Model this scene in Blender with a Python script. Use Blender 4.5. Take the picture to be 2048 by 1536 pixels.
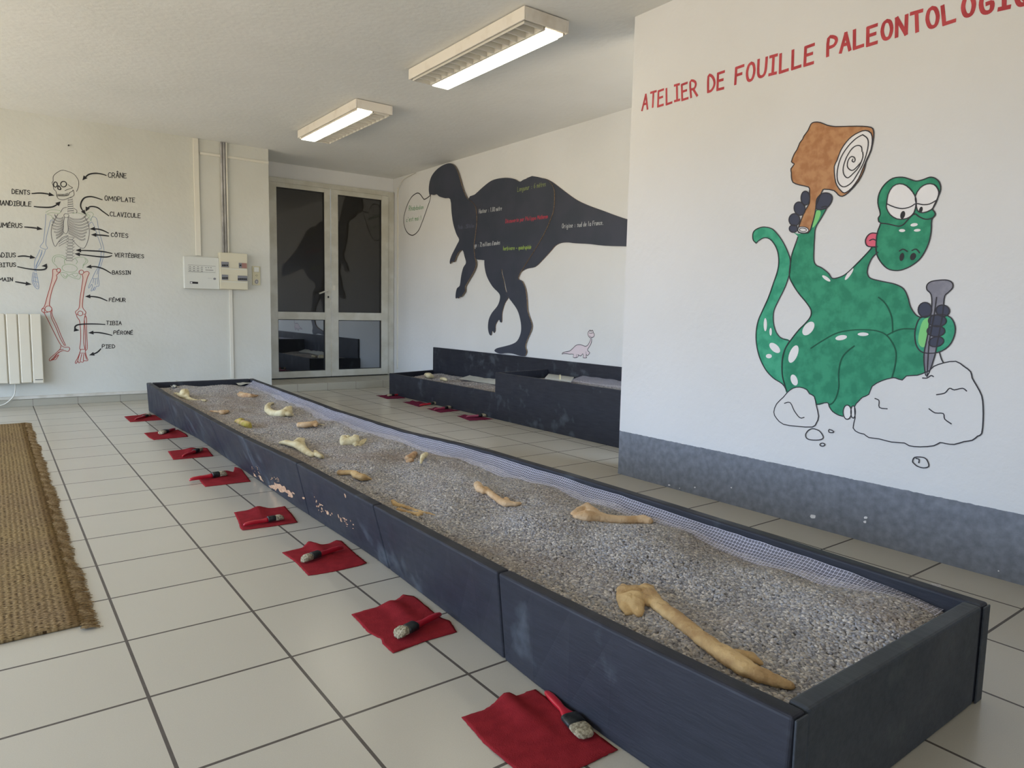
import bpy, bmesh, math, random
from math import sin, cos, pi, sqrt
from mathutils import Vector, Matrix, noise
from mathutils.geometry import tessellate_polygon
random.seed(7)
for o in list(bpy.data.objects): bpy.data.objects.remove(o)
SC = bpy.context.scene
COL = SC.collection
# ------------------------------------------------------------------ camera (survey of the room, in floor tiles of 33.5 cm)
T = 0.335
F_PX, YAW, PITCH, ROLL = 1387.56, 0.643, -0.105, 0.021
CAM = Vector((-0.753, -16.148, 2.728))
_f = Vector((sin(YAW)*cos(PITCH), cos(YAW)*cos(PITCH), sin(PITCH)))
_r = Vector((cos(YAW), -sin(YAW), 0)); _u = _r.cross(_f)
RGT = _r*cos(ROLL) + _u*sin(ROLL); UPV = _u*cos(ROLL) - _r*sin(ROLL); FWD = _f
cd = bpy.data.cameras.new('camera'); cam = bpy.data.objects.new('camera', cd); COL.objects.link(cam)
cam.matrix_world = Matrix(((RGT.x, UPV.x, -FWD.x, CAM.x*T), (RGT.y, UPV.y, -FWD.y, CAM.y*T), (RGT.z, UPV.z, -FWD.z, CAM.z*T), (0, 0, 0, 1)))
cd.sensor_fit = 'HORIZONTAL'; cd.sensor_width = 36.0; cd.lens = F_PX/2048*36.0; cd.clip_start = .02
SC.camera = cam
SC.view_settings.view_transform = 'Standard'; SC.view_settings.look = 'None'; SC.view_settings.gamma = 1
SC.view_settings.use_curve_mapping = False; SC.view_settings.exposure = -0.42
# ------------------------------------------------------------------ daylight outside: blue sky above, warm sunlit ground below
SKY_K, GND_K, LAMP_K = 13.0, 9.0, 28.0
W = bpy.data.worlds.new('outdoors'); SC.world = W; W.use_nodes = True
nt = W.node_tree; bg = nt.nodes['Background']
tc = nt.nodes.new('ShaderNodeTexCoord'); sx = nt.nodes.new('ShaderNodeSeparateXYZ'); rp = nt.nodes.new('ShaderNodeValToRGB'); mr = nt.nodes.new('ShaderNodeMapRange')
nt.links.new(tc.outputs['Generated'], sx.inputs[0]); nt.links.new(sx.outputs['Z'], mr.inputs['Value'])
mr.inputs['From Min'].default_value = -1; mr.inputs['From Max'].default_value = 1
nt.links.new(mr.outputs[0], rp.inputs[0]); nt.links.new(rp.outputs[0], bg.inputs['Color'])
cr = rp.color_ramp; cr.elements[0].position = .495; cr.elements[0].color = (1.08*GND_K, .92*GND_K, .70*GND_K, 1)
cr.elements[1].position = .515; cr.elements[1].color = (.66*SKY_K, .86*SKY_K, 1.18*SKY_K, 1)
bg.inputs['Strength'].default_value = 1.0
# ------------------------------------------------------------------ room dimensions (tiles)
H, YW, XM, YM, XD = 7.441, 5.682, 7.706, -7.932, 11.279
TZ, BX, BZ, BZ2, BYS, YD, XR, SZ, DT, BTZ, MZ = .728, 9.334, .668, 1.18, -1.979, 7.426, 6.187, .249, 6.944, 1.449, .742
XL, YB = -9.0, -21.0
def ray(x, y): return FWD + RGT*((x-1024)/F_PX) - UPV*((y-768)/F_PX)
def onZ(x, y, z=0.0):
    q = ray(x, y); return (CAM + q*((z-CAM.z)/q.z))*T
def onY(x, y, Y):
    q = ray(x, y); return (CAM + q*((Y-CAM.y)/q.y))*T
def onX(x, y, X):
    q = ray(x, y); return (CAM + q*((X-CAM.x)/q.x))*T
# daylight portals in the window openings of the left wall
WINS = [(-14.0, -9.5), (-8.3, -2.6), (-1.2, 4.9)]
WZ0, WZ1 = .2, 5.9
for a, b in WINS:
    l = bpy.data.lights.new('window_portal', 'AREA'); l.shape = 'RECTANGLE'; l.size = (WZ1-WZ0)*T; l.size_y = (b-a)*T
    l.cycles.is_portal = True
    o = bpy.data.objects.new('window_portal', l); COL.objects.link(o); o.location = ((XL-.05)*T, (a+b)/2*T, (WZ0+WZ1)/2*T); o.rotation_euler = (0, -pi/2, 0)
ADDED_OPENINGS = [(-6.6, -4.4)]  # unseen opening behind the camera, added to even out the room light
for a, b in ADDED_OPENINGS:
    l = bpy.data.lights.new('window_portal', 'AREA'); l.shape = 'RECTANGLE'; l.size = (b-a)*T; l.size_y = (WZ1-WZ0)*T
    l.cycles.is_portal = True
    o = bpy.data.objects.new('window_portal', l); COL.objects.link(o); o.location = ((a+b)/2*T, (YB-.05)*T, (WZ0+WZ1)/2*T); o.rotation_euler = (pi/2, 0, 0)
# unseen opening added to brighten the bay behind the mural wall
AW = (8.75, 11.0); YA = -11.2
l = bpy.data.lights.new('window_portal', 'AREA'); l.shape = 'RECTANGLE'; l.size = (AW[1]-AW[0])*T; l.size_y = (WZ1-WZ0)*T; l.cycles.is_portal = True
o = bpy.data.objects.new('window_portal', l); COL.objects.link(o); o.location = ((AW[0]+AW[1])/2*T, (YA-.05)*T, (WZ0+WZ1)/2*T); o.rotation_euler = (pi/2, 0, 0)
# ------------------------------------------------------------------ helpers
def lin(c): return tuple((v/255/12.92 if v/255 <= .04045 else ((v/255+.055)/1.055)**2.4) for v in c)
ORG = {}
def org(o): return ORG.get(o.name, Vector((0, 0, 0))) if o else Vector((0, 0, 0))
def link(name, me, mat=None, parent=None, origin=None):
    """verts in world metres; the origin is moved to the foot of the thing"""
    if parent is not None: og = org(parent)
    elif origin is not None: og = Vector(origin)
    else:
        xs = [v.co for v in me.vertices]
        lo = [min(c[i] for c in xs) for i in range(3)]; hi = [max(c[i] for c in xs) for i in range(3)]
        og = Vector(((lo[0]+hi[0])/2, (lo[1]+hi[1])/2, lo[2]))
    me.transform(Matrix.Translation(-og))
    o = bpy.data.objects.new(name, me); COL.objects.link(o)
    if parent is not None: o.parent = parent
    else: o.location = og
    ORG[o.name] = og
    if mat: me.materials.append(mat) if not isinstance(mat, (list, tuple)) else [me.materials.append(m) for m in mat]
    return o
def mesh(name, V, Fc, mat=None, parent=None, smooth=False, origin=None, mi=None, bevel=0):
    me = bpy.data.meshes.new(name); me.from_pydata([tuple(v) for v in V], [], Fc); me.update()
    o = link(name, me, mat, parent, origin)
    if smooth:
        for p in me.polygons: p.use_smooth = True
    if mi:
        for p, k in zip(me.polygons, mi): p.material_index = k
    if bevel: bev(o, bevel)
    return o
def bev(o, w, seg=2):
    m = o.modifiers.new('bevel', 'BEVEL'); m.width = w; m.segments = seg; m.limit_method = 'ANGLE'; m.angle_limit = .6
def boxg(x0, x1, y0, y1, z0, z1):
    V = [(x, y, z) for z in (z0, z1) for y in (y0, y1) for x in (x0, x1)]
    return V, [(0, 2, 3, 1), (4, 5, 7, 6), (0, 1, 5, 4), (2, 6, 7, 3), (0, 4, 6, 2), (1, 3, 7, 5)]
def box(name, mat, b, parent=None, bevel=0, k=T):
    V, Fc = boxg(*[v*k for v in b]); return mesh(name, V, Fc, mat, parent, bevel=bevel)
def boxes(name, mat, bs, parent=None, bevel=0, k=T):
    V, Fc = [], []
    for b in bs:
        v, f = boxg(*[q*k for q in b]); n = len(V); V += v; Fc += [tuple(i+n for i in g) for g in f]
    return mesh(name, V, Fc, mat, parent, bevel=bevel)
def tag(o, label=None, cat=None, group=None, kind=None):
    if label: o['label'] = label
    if cat: o['category'] = cat
    if group: o['group'] = group
    if kind: o['kind'] = kind
    return o
def thing(name, loc, label, cat, group=None):
    o = bpy.data.objects.new(name, None); COL.objects.link(o); o.location = loc; o.empty_display_size = .05
    ORG[o.name] = Vector(loc); return tag(o, label, cat, group)
def struct(o): o['kind'] = 'structure'; return o
def cat(P, n=5, closed=False):
    """Catmull-Rom through P"""
    P = [Vector(p) for p in P]; out = []; N = len(P); R = range(N if closed else N-1)
    for i in R:
        if closed: a, b, c, d = P[i-1], P[i], P[(i+1) % N], P[(i+2) % N]
        else: a, b, c, d = P[max(i-1, 0)], P[i], P[i+1], P[min(i+2, N-1)]
        for k in range(n):
            t = k/n; out.append(.5*((2*b)+(c-a)*t+(2*a-5*b+4*c-d)*t*t+(3*b-3*c+d-a)*t**3))
    if not closed: out.append(P[-1])
    return out
def tube(name, mat, P, r, parent=None, n=8, rr=None, flat=1.0):
    P = [Vector(p) for p in P]; V = []; Fc = []
    for i, p in enumerate(P):
        d = (P[min(i+1, len(P)-1)]-P[max(i-1, 0)]).normalized()
        a = d.cross(Vector((0, 0, 1)))
        if a.length < .2: a = d.cross(Vector((0, 1, 0)))
        a.normalize(); b = a.cross(d); R = rr[i] if rr else r
        V += [p+a*cos(2*pi*k/n)*R+b*sin(2*pi*k/n)*R*flat for k in range(n)]
    for i in range(len(P)-1):
        for k in range(n): Fc.append((i*n+k, i*n+(k+1) % n, (i+1)*n+(k+1) % n, (i+1)*n+k))
    Fc.append(tuple(range(n))); Fc.append(tuple(range((len(P)-1)*n, len(P)*n))[::-1])
    return mesh(name, V, Fc, mat, parent, smooth=True)
# ------------------------------------------------------------------ materials
def mat(name, c, rough=.6, metal=0, c2=None, ns=20, lo=.4, hi=.6, bump=0, bs=60, spec=.5, coat=0, detail=6):
    m = bpy.data.materials.new(name); m.use_nodes = True; n = m.node_tree; b = n.nodes['Principled BSDF']
    b.inputs['Base Color'].default_value = (*lin(c), 1); b.inputs['Roughness'].default_value = rough; b.inputs['Metallic'].default_value = metal
    b.inputs['Specular IOR Level'].default_value = spec; b.inputs['Coat Weight'].default_value = coat
    g = n.nodes.new('ShaderNodeNewGeometry')
    if c2:
        t = n.nodes.new('ShaderNodeTexNoise'); t.inputs['Scale'].default_value = ns; t.inputs['Detail'].default_value = detail
        r = n.nodes.new('ShaderNodeValToRGB'); n.links.new(g.outputs['Position'], t.inputs['Vector']); n.links.new(t.outputs[0], r.inputs[0])
        r.color_ramp.elements[0].position = lo; r.color_ramp.elements[1].position = hi
        r.color_ramp.elements[0].color = (*lin(c), 1); r.color_ramp.elements[1].color = (*lin(c2), 1); n.links.new(r.outputs[0], b.inputs['Base Color'])
    if bump:
        t = n.nodes.new('ShaderNodeTexNoise'); t.inputs['Scale'].default_value = bs; t.inputs['Detail'].default_value = 4
        n.links.new(g.outputs['Position'], t.inputs['Vector']); u = n.nodes.new('ShaderNodeBump'); u.inputs['Strength'].default_value = bump; u.inputs['Distance'].default_value = .004
        n.links.new(t.outputs[0], u.inputs['Height']); n.links.new(u.outputs[0], b.inputs['Normal'])
    return m
class NB:
    def __init__(s, m): s.n = m.node_tree; s.b = s.n.nodes['Principled BSDF']; s.g = s.n.nodes.new('ShaderNodeNewGeometry'); s.x = s.n.nodes.new('ShaderNodeSeparateXYZ'); s.n.links.new(s.g.outputs['Position'], s.x.inputs[0])
    def math(s, op, a, b=None, c=None):
        q = s.n.nodes.new('ShaderNodeMath'); q.operation = op
        for i, v in enumerate((a, b, c)):
            if v is None: continue
            if isinstance(v, (int, float)): q.inputs[i].default_value = v
            else: s.n.links.new(v, q.inputs[i])
        return q.outputs[0]
    def noise(s, scale, detail=4, vec=None, idx=0):
        t = s.n.nodes.new('ShaderNodeTexNoise'); t.inputs['Scale'].default_value = scale; t.inputs['Detail'].default_value = detail
        s.n.links.new(vec or s.g.outputs['Position'], t.inputs['Vector']); return t.outputs[idx]
    def ramp(s, v, p0, p1):
        q = s.n.nodes.new('ShaderNodeMapRange'); s.n.links.new(v, q.inputs['Value']); q.inputs['From Min'].default_value = p0; q.inputs['From Max'].default_value = p1; return q.outputs[0]
    def mix(s, f, a, b):
        q = s.n.nodes.new('ShaderNodeMix'); q.data_type = 'RGBA'
        for i, v in ((0, f), (6, a), (7, b)):
            if isinstance(v, (int, float)): q.inputs[i].default_value = v
            elif isinstance(v, tuple): q.inputs[i].default_value = (*lin(v), 1)
            else: s.n.links.new(v, q.inputs[i])
        return q.outputs[2]
    def bump(s, h, st=.3, dist=.002):
        u = s.n.nodes.new('ShaderNodeBump'); u.inputs['Strength'].default_value = st; u.inputs['Distance'].default_value = dist
        s.n.links.new(h, u.inputs['Height']); s.n.links.new(u.outputs[0], s.b.inputs['Normal'])
    def col(s, v): s.n.links.new(v, s.b.inputs['Base Color'])
def tiled(name, c, c2, grout, rough, vertical=False, gw=.0078):
    m = mat(name, c, rough); k = NB(m); ms = []
    for i, ax in enumerate(('X', 'Y')):
        if vertical and ax == 'Y': continue
        v = k.math('DIVIDE', k.x.outputs[ax], T); fr = k.math('FRACT', k.math('ADD', v, 100.5)); ms.append(k.math('LESS_THAN', k.math('ABSOLUTE', k.math('SUBTRACT', fr, .5)), gw/T/2))
    g = ms[0] if len(ms) == 1 else k.math('MAXIMUM', ms[0], ms[1])
    # per-tile tone + fine speckle
    cb = k.n.nodes.new('ShaderNodeCombineXYZ')
    for i, ax in enumerate(('X', 'Y')): k.n.links.new(k.math('FLOOR', k.math('ADD', k.math('DIVIDE', k.x.outputs[ax], T), 0.0)), cb.inputs[i])
    wn = k.n.nodes.new('ShaderNodeTexWhiteNoise'); k.n.links.new(cb.outputs[0], wn.inputs['Vector'])
    sp = k.ramp(k.noise(420, 2), .3, .7); base = k.mix(k.math('ADD', k.math('MULTIPLY', sp, .45), k.math('MULTIPLY', wn.outputs[0], .35)), c, c2)
    gn = k.mix(k.noise(30), grout, tuple(min(255, v+28) for v in grout))
    k.col(k.mix(g, base, gn))
    k.n.links.new(k.math('ADD', k.math('MULTIPLY', g, .5), k.math('ADD', rough, k.math('MULTIPLY', k.noise(6), .12))), k.b.inputs['Roughness'])
    k.bump(k.math('ADD', k.math('MULTIPLY', g, -1.0), k.math('MULTIPLY', k.noise(90, 2), .06)), .35, .0015)
    return m
M = {}
M['tile'] = tiled('floor_tile', (192, 185, 169), (178, 171, 155), (62, 54, 46), .26)
_b = M['tile'].node_tree.nodes['Principled BSDF']; _b.inputs['Coat Weight'].default_value = .45; _b.inputs['Coat Roughness'].default_value = .2
M['skirt'] = tiled('skirting_tile', (170, 166, 150), (158, 153, 138), (110, 104, 92), .35, True, .004)
def wallmat(name, c, c2):
    m = mat(name, c, .75); k = NB(m)
    k.col(k.mix(k.ramp(k.noise(1.3, 5), .35, .7), c, c2)); k.bump(k.math('ADD', k.noise(28, 6), k.math('MULTIPLY', k.noise(5, 3), 1.5)), .35, .006); return m
M['wall'] = wallmat('wall_plaster', (208, 209, 202), (199, 199, 189))
M['wallw'] = wallmat('wall_white_paint', (218, 219, 218), (212, 213, 211))
M['ceil'] = wallmat('ceiling_plaster', (230, 230, 226), (223, 223, 218))
# mural wall: white above, grey painted dado band below
m = wallmat('mural_wall_paint', (218, 218, 218), (212, 212, 211)); M['mural'] = m; k = NB(m)
src = k.b.inputs['Base Color'].links[0].from_socket
band = k.math('LESS_THAN', k.x.outputs['Z'], k.math('ADD', MZ*T, k.math('MULTIPLY', k.math('SUBTRACT', k.noise(40, 3), .5), .008)))
gr = k.mix(k.ramp(k.noise(34, 9), .3, .8), (104, 108, 116), (132, 136, 144))
sc = k.math('GREATER_THAN', k.noise(60, 6), .78)
k.col(k.mix(band, src, k.mix(sc, gr, (190, 192, 196))))
M['trim'] = mat('white_trim_paint', (205, 201, 190), .5, c2=(190, 185, 172), ns=12, bump=.1)
def darkboard(name, c, c2, scuff):
    m = mat(name, c, .5, spec=.28); k = NB(m)
    st = k.n.nodes.new('ShaderNodeVectorMath'); st.operation = 'MULTIPLY'; st.inputs[1].default_value = (14, 2, 14); k.n.links.new(k.g.outputs['Position'], st.inputs[0])
    base = k.mix(k.ramp(k.noise(5, 6, st.outputs[0]), .35, .7), c, c2)
    sc = k.ramp(k.math('MULTIPLY', k.noise(11, 9), k.noise(3.1, 3)), .31, .42)
    k.col(k.mix(k.math('MULTIPLY', sc, .5), base, scuff)); k.n.links.new(k.ramp(k.noise(7), -.8, 1.5), k.b.inputs['Roughness'])
    k.bump(k.noise(16, 8, st.outputs[0]), .25, .002); return m
M['board'] = darkboard('dark_blue_grey_board', (44, 45, 53), (36, 38, 45), (88, 94, 100))
M['boardg'] = darkboard('dark_green_grey_board', (66, 70, 76), (56, 60, 65), (94, 100, 98))
M['slate'] = mat('slate_paint', (57, 61, 75), .5, c2=(50, 56, 69), ns=4, bump=.1)
M['ply'] = mat('plywood_edge', (150, 128, 100), .7, c2=(105, 88, 70), ns=80)
M['wood'] = mat('bare_wood', (196, 158, 124), .7, c2=(170, 128, 98), ns=60)
M['lampw'] = mat('lamp_housing_white', (225, 219, 208), .4, c2=(205, 195, 180), ns=9, lo=.55, hi=.8)
M['louvre'] = mat('louvre_white', (212, 208, 198), .5)
def emis(name, c, k):
    m = bpy.data.materials.new(name); m.use_nodes = True; b = m.node_tree.nodes['Principled BSDF']
    b.inputs['Base Color'].default_value = (*lin(c), 1); b.inputs['Emission Color'].default_value = (*lin(c), 1); b.inputs['Emission Strength'].default_value = k; return m
M['glow'] = emis('lit_tube', (255, 250, 226), LAMP_K); M['glow2'] = emis('lit_diffuser', (255, 251, 232), LAMP_K*.35)
M['alu'] = mat('door_aluminium_white', (200, 199, 188), .38, c2=(186, 184, 170), ns=6)
def glass(name, spec, tint):
    m = bpy.data.materials.new(name); m.use_nodes = True; n = m.node_tree; n.nodes.clear()
    o = n.nodes.new('ShaderNodeOutputMaterial'); a = n.nodes.new('ShaderNodeBsdfPrincipled'); g = n.nodes.new('ShaderNodeBsdfGlossy'); x = n.nodes.new('ShaderNodeMixShader')
    a.inputs['Base Color'].default_value = (*lin(tint), 1); a.inputs['Roughness'].default_value = .03; g.inputs['Roughness'].default_value = .01; g.inputs['Color'].default_value = (.9, .95, 1, 1)
    x.inputs[0].default_value = spec; n.links.new(a.outputs[0], x.inputs[1]); n.links.new(g.outputs[0], x.inputs[2]); n.links.new(x.outputs[0], o.inputs[0]); return m
M['glass_up'] = glass('tinted_upper_glass', .015, (42, 41, 38)); M['glass_lo'] = glass('reflecting_lower_glass', .27, (30, 31, 32))
M['black'] = mat('black_rubber', (28, 28, 28), .6)
M['pvc'] = mat('white_pvc', (216, 213, 200), .45); M['greypvc'] = mat('grey_pvc_pipe', (172, 170, 168), .4, c2=(146, 145, 143), ns=10)
M['panelw'] = mat('panel_white', (206, 208, 200), .4); M['panelc'] = mat('panel_cream', (205, 200, 176), .4); M['panely'] = mat('cream_plate', (196, 190, 160), .5)
M['brk'] = mat('breaker_grey', (120, 122, 128), .5); M['brkr'] = mat('breaker_red', (150, 110, 100), .5)
M['rad'] = mat('radiator_enamel', (214, 209, 192), .4)
M['cloth'] = mat('red_felt', (142, 38, 44), .95, c2=(132, 34, 40), ns=30, bump=.35, bs=350, spec=.1)
M['clothp'] = mat('plum_felt', (112, 38, 64), .95, c2=(98, 32, 56), ns=30, bump=.35, bs=350, spec=.1)
M['handle'] = mat('red_lacquer', (178, 26, 42), .3, coat=.3); M['handlep'] = mat('pink_lacquer', (150, 60, 80), .35)
M['ferr'] = mat('dark_ferrule', (66, 68, 66), .45, .6, c2=(40, 42, 42), ns=50); M['brist'] = mat('dusty_bristles', (192, 180, 150), .95, c2=(130, 118, 92), ns=160, bump=.9, bs=500)
M['bone'] = mat('tan_bone', (210, 178, 126), .7, c2=(176, 142, 96), ns=16, bump=.8, bs=110)
M['bonep'] = mat('pale_tan_bone', (214, 184, 146), .7, c2=(196, 160, 118), ns=16, bump=.7, bs=120)
M['bonec'] = mat('cream_bone', (222, 210, 172), .7, c2=(200, 184, 142), ns=18, bump=.4, bs=80)
M['boneb'] = mat('brown_bone', (178, 140, 104), .8, c2=(206, 178, 140), ns=30, bump=.6, bs=80)
M['boney'] = mat('yellow_stained_bone', (208, 178, 130), .8, c2=(176, 160, 70), ns=24, bump=.6, bs=80)
def paint(name, c, c2=None, ns=30): return mat(name, c, .6, c2=c2, ns=ns, spec=.3)
M['p_red'] = paint('red_wall_paint', (172, 60, 68), (188, 74, 80), 18)
M['p_green'] = paint('green_wall_paint', (34, 128, 96), (52, 148, 112), 22); M['p_green2'] = paint('light_green_tail_paint', (46, 148, 114), (66, 166, 130), 22)
M['p_lime'] = paint('lime_paint', (128, 205, 128)); M['p_brown'] = paint('brown_wood_paint', (168, 116, 76), (186, 138, 96), 26); M['p_brown2'] = paint('dark_brown_paint', (124, 80, 68))
M['p_white'] = paint('white_paint', (230, 228, 228)); M['p_dark'] = paint('dark_slate_paint', (62, 66, 84)); M['p_grey'] = paint('grey_paint', (146, 145, 155), (128, 127, 138), 20)
M['p_pink'] = paint('pink_paint', (222, 100, 122)); M['p_line'] = paint('thin_black_line', (50, 48, 54)); M['p_black'] = paint('black_marker', (40, 40, 42))
M['p_blue'] = paint('blue_pencil_line', (128, 148, 178)); M['p_gline'] = paint('green_pencil_line', (148, 172, 138)); M['p_rline'] = paint('red_brown_line', (164, 66, 58)); M['p_rib'] = paint('grey_rib_line', (92, 92, 96))
M['p_dgreen'] = paint('dark_green_line', (18, 84, 62)); M['p_rosy'] = paint('faint_pink_paint', (216, 202, 206)); M['p_bone'] = paint('faint_bone_fill', (198, 194, 186)); M['p_salmon'] = paint('faint_salmon_fill', (212, 194, 182))
M['ch_w'] = paint('white_chalk', (178, 182, 186)); M['ch_f'] = paint('faded_chalk', (98, 102, 122)); M['ch_g'] = paint('green_chalk', (150, 176, 90)); M['ch_y'] = paint('dull_green_chalk', (132, 144, 98)); M['ch_r'] = paint('red_chalk', (176, 66, 82)); M['t_green'] = paint('green_marker', (112, 156, 122))
exec_mats = M
# ------------------------------------------------------------------ the room shell
t0 = .6
XQ = XM+.75
struct(boxes('floor', M['tile'], [(XL-t0, XQ, YB-t0, YD+t0+.5, -.3, 0), (XQ, XD+t0, YA-t0, YD+t0+.5, -.3, 0)]))
struct(boxes('ceiling', M['ceil'], [(XL-t0, XQ, YB-t0, YD+t0+.5, H, H+.3), (XQ, XD+t0, YA-t0, YD+t0+.5, H, H+.3)]))
struct(boxes('wall_bay_end', M['wallw'], [(XQ, AW[0], YA-t0, YA, 0, H), (AW[1], XD, YA-t0, YA, 0, H), (AW[0], AW[1], YA-t0, YA, 0, WZ0), (AW[0], AW[1], YA-t0, YA, WZ1, H)]))  # out of view; its opening is added to let in extra daylight
struct(box('wall_back', M['wall'], (XL-t0, XR, YW, YD+t0, 0, H)))
struct(box('wall_door_side', M['wallw'], (XR, XD+t0, YD, YD+t0, DT, H)))
struct(box('wall_far_right', M['wallw'], (XD, XD+t0, YA-t0, YD+t0, 0, H)))
struct(box('wall_right', M['mural'], (XM, XM+.75, YB, YM, 0, H)))
xs_ = [XL-t0]+[v for w in ADDED_OPENINGS for v in w]+[XQ]
struct(boxes('wall_behind_camera', M['wallw'], [(XL-t0, XQ, YB-t0, YB, 0, WZ0), (XL-t0, XQ, YB-t0, YB, WZ1, H)]+[(xs_[i], xs_[i+1], YB-t0, YB, WZ0, WZ1) for i in range(0, len(xs_), 2)]))
bs = [(XL-t0, XL, YB, YW, 0, WZ0), (XL-t0, XL, YB, YW, WZ1, H)]
ys = [YB]+[v for w in WINS for v in w]+[YW]
for i in range(0, len(ys), 2): bs.append((XL-t0, XL, ys[i], ys[i+1], WZ0, WZ1))
struct(boxes('wall_left', M['wallw'], bs))
for i, (a, b) in enumerate(WINS):
    f = .14; c = (a+b)/2
    struct(boxes('window_%d' % (i+1), M['alu'], [(XL-.4, XL-.25, a, a+f, WZ0, WZ1), (XL-.4, XL-.25, b-f, b, WZ0, WZ1), (XL-.4, XL-.25, c-f/2, c+f/2, WZ0+f, WZ1-f), (XL-.4, XL-.25, a+f, b-f, WZ0, WZ0+f), (XL-.4, XL-.25, a+f, b-f, WZ1-f, WZ1)]))
# step in front of the door, skirting, thin white strip over it
struct(box('trim_1', M['skirt'], (XR, XD, YW-.02, YD+.2, 0, SZ), bevel=.004))
struct(box('baseboard_back', M['skirt'], (XL, XR-.0, YW-.04, YW, 0, .19), bevel=.002))
struct(box('trim_2', M['trim'], (XL, XR-.6, YW-.07, YW, .195, .27), bevel=.002))
# ------------------------------------------------------------------ double glazed door
YF = YD-.04
def rectY(P, Y):
    q = [onY(x, y, Y)/T for x, y in P]; return ((q[0].x+q[3].x)/2, (q[1].x+q[2].x)/2, (q[2].z+q[3].z)/2, (q[0].z+q[1].z)/2)
G = {'a': rectY([(550.2, 373.2), (646.2, 386.2), (648, 624.8), (554.4, 623)], YF), 'b': rectY([(555, 638), (648.4, 640), (648.6, 741), (556, 742.6)], YF),
     'c': rectY([(673.2, 390), (760.5, 400.5), (760.7, 626), (675.3, 624.8)], YF), 'd': rectY([(676, 640), (760.5, 641), (759.4, 735.5), (676.3, 739)], YF)}
xm = onY(660, 560, YF).x/T
x1 = XR+.02; x2 = XD-.02
zb = SZ+.02
door = bpy.data.objects.new('door_1', None); COL.objects.link(door); door.location = (xm*T, YF*T, SZ*T); ORG['door_1'] = Vector(door.location); struct(door)
boxes('door_frame', M['alu'], [(x1, x1+.3, YF-.06, YD+.1, zb, DT), (x2-.24, x2, YF-.06, YD+.1, zb, DT), (x1+.3, x2-.24, YF-.06, YD+.1, DT-.16, DT)], door, .002)
def leaf(xa, xb, up, lo):
    L = boxes('door_leaf', M['alu'], [(xa, up[0], YF-.1, YD+.05, zb+.02, DT-.17), (up[1], xb, YF-.1, YD+.05, zb+.02, DT-.17), (up[0], up[1], YF-.1, YD+.05, up[3], DT-.17),
        (up[0], up[1], YF-.1, YD+.05, lo[3], up[2]), (up[0], up[1], YF-.1, YD+.05, zb+.02, lo[2])], door, .002)
    for nm, g, ms in (('upper_pane', up, 'glass_up'), ('lower_pane', lo, 'glass_lo')):
        p = box(nm, M[ms], (up[0]-.01, up[1]+.01, YF-.03, YD+.02, g[2]-.01, g[3]+.01), L)
        boxes('gasket', M['black'], [(up[0], up[0]+.02, YF-.07, YF-.03, g[2], g[3]), (up[1]-.02, up[1], YF-.07, YF-.03, g[2], g[3]), (up[0]+.02, up[1]-.02, YF-.07, YF-.03, g[2], g[2]+.02), (up[0]+.02, up[1]-.02, YF-.07, YF-.03, g[3]-.02, g[3])], L)
leaf(x1+.31, xm-.012, G['a'], G['b']); leaf(xm+.012, x2-.25, G['c'], G['d'])
box('threshold_gap', M['black'], (x1, x2, YF-.02, YD+.1, SZ, zb+.015), door)
hz = onY(655, 582, YF-.2); he = onY(639, 587, YF-.3)
tube('door_handle', M['pvc'], [Vector((hz.x, (YF-.1)*T, hz.z)), Vector((hz.x, (YF-.22)*T, hz.z)), Vector((hz.x-.02, (YF-.24)*T, hz.z)), he], .009, door)
hp = onY(668, 576, YF-.12); box('lock_plate', M['pvc'], (hp.x-.018, hp.x+.018, YF*T-.045, YF*T-.03, hp.z-.03, hp.z+.03), door, .004, 1)
hp = onY(657, 594, YF-.12); box('keyhole', M['black'], (hp.x-.008, hp.x+.008, YF*T-.042, YF*T-.03, hp.z-.012, hp.z+.012), door, .003, 1)
# ------------------------------------------------------------------ ceiling lamps
def lamp(y0, y1, lit_right, label):
    xa, xb, h = 6.06, 6.98, .215; w = .035
    t = thing('ceiling_lamp', ((xa+xb)/2*T, (y0+y1)/2*T, (H-h)*T), label, 'ceiling lamp', 'fluorescent ceiling lamps')
    boxes('housing', M['lampw'], [(xa, xa+w, y0, y1, H-h, H-.012), (xb-w, xb, y0, y1, H-h, H-.012), (xa+w, xb-w, y0, y0+w, H-h, H-.012), (xa+w, xb-w, y1-w, y1, H-h, H-.012), (xa+w, xb-w, y0+w, y1-w, H-.06, H-.012)], t, .004)
    xc = (xa+xb)/2
    for side in (0, 1):
        a, b = (xa+w+.02, xc-.015) if side == 0 else (xc+.015, xb-w-.02)
        lit = (side == 1) == lit_right
        z0 = H-h-.03
        # parabolic louvre: side cheeks and cross blades
        bl = [(a, a+.012, y0+.07, y1-.07, z0, H-.09), (b-.012, b, y0+.07, y1-.07, z0, H-.09)]
        n = 17
        for i in range(n):
            y = y0+.09+(y1-y0-.18)*i/(n-1); bl.append((a+.012, b-.012, y-.012, y+.012, z0+(0 if not lit else .05), H-.1))
        boxes('louvre', M['louvre'] if not lit else M['lampw'], bl, t)
        yy0, yy1 = (y0+.1)*T, (y1-.1)*T
        tube('tube', M['glow'] if lit else M['pvc'], [Vector(((a+b)/2*T, yy0, (H-.115)*T)), Vector(((a+b)/2*T, yy1, (H-.115)*T))], .011, t, 12)
        if lit:
            box('diffuser', M['glow2'], (a+.014, b-.014, y0+.2, y1-.1, z0-.012, z0), t)
    return t
lamp(-7.17, -3.43, True, 'white ceiling lamp nearer the red lettering, its right-hand tube lit')
lamp(-.95, 2.8, False, 'smaller-looking white ceiling lamp nearer the glass door, its left-hand tube lit')
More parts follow.
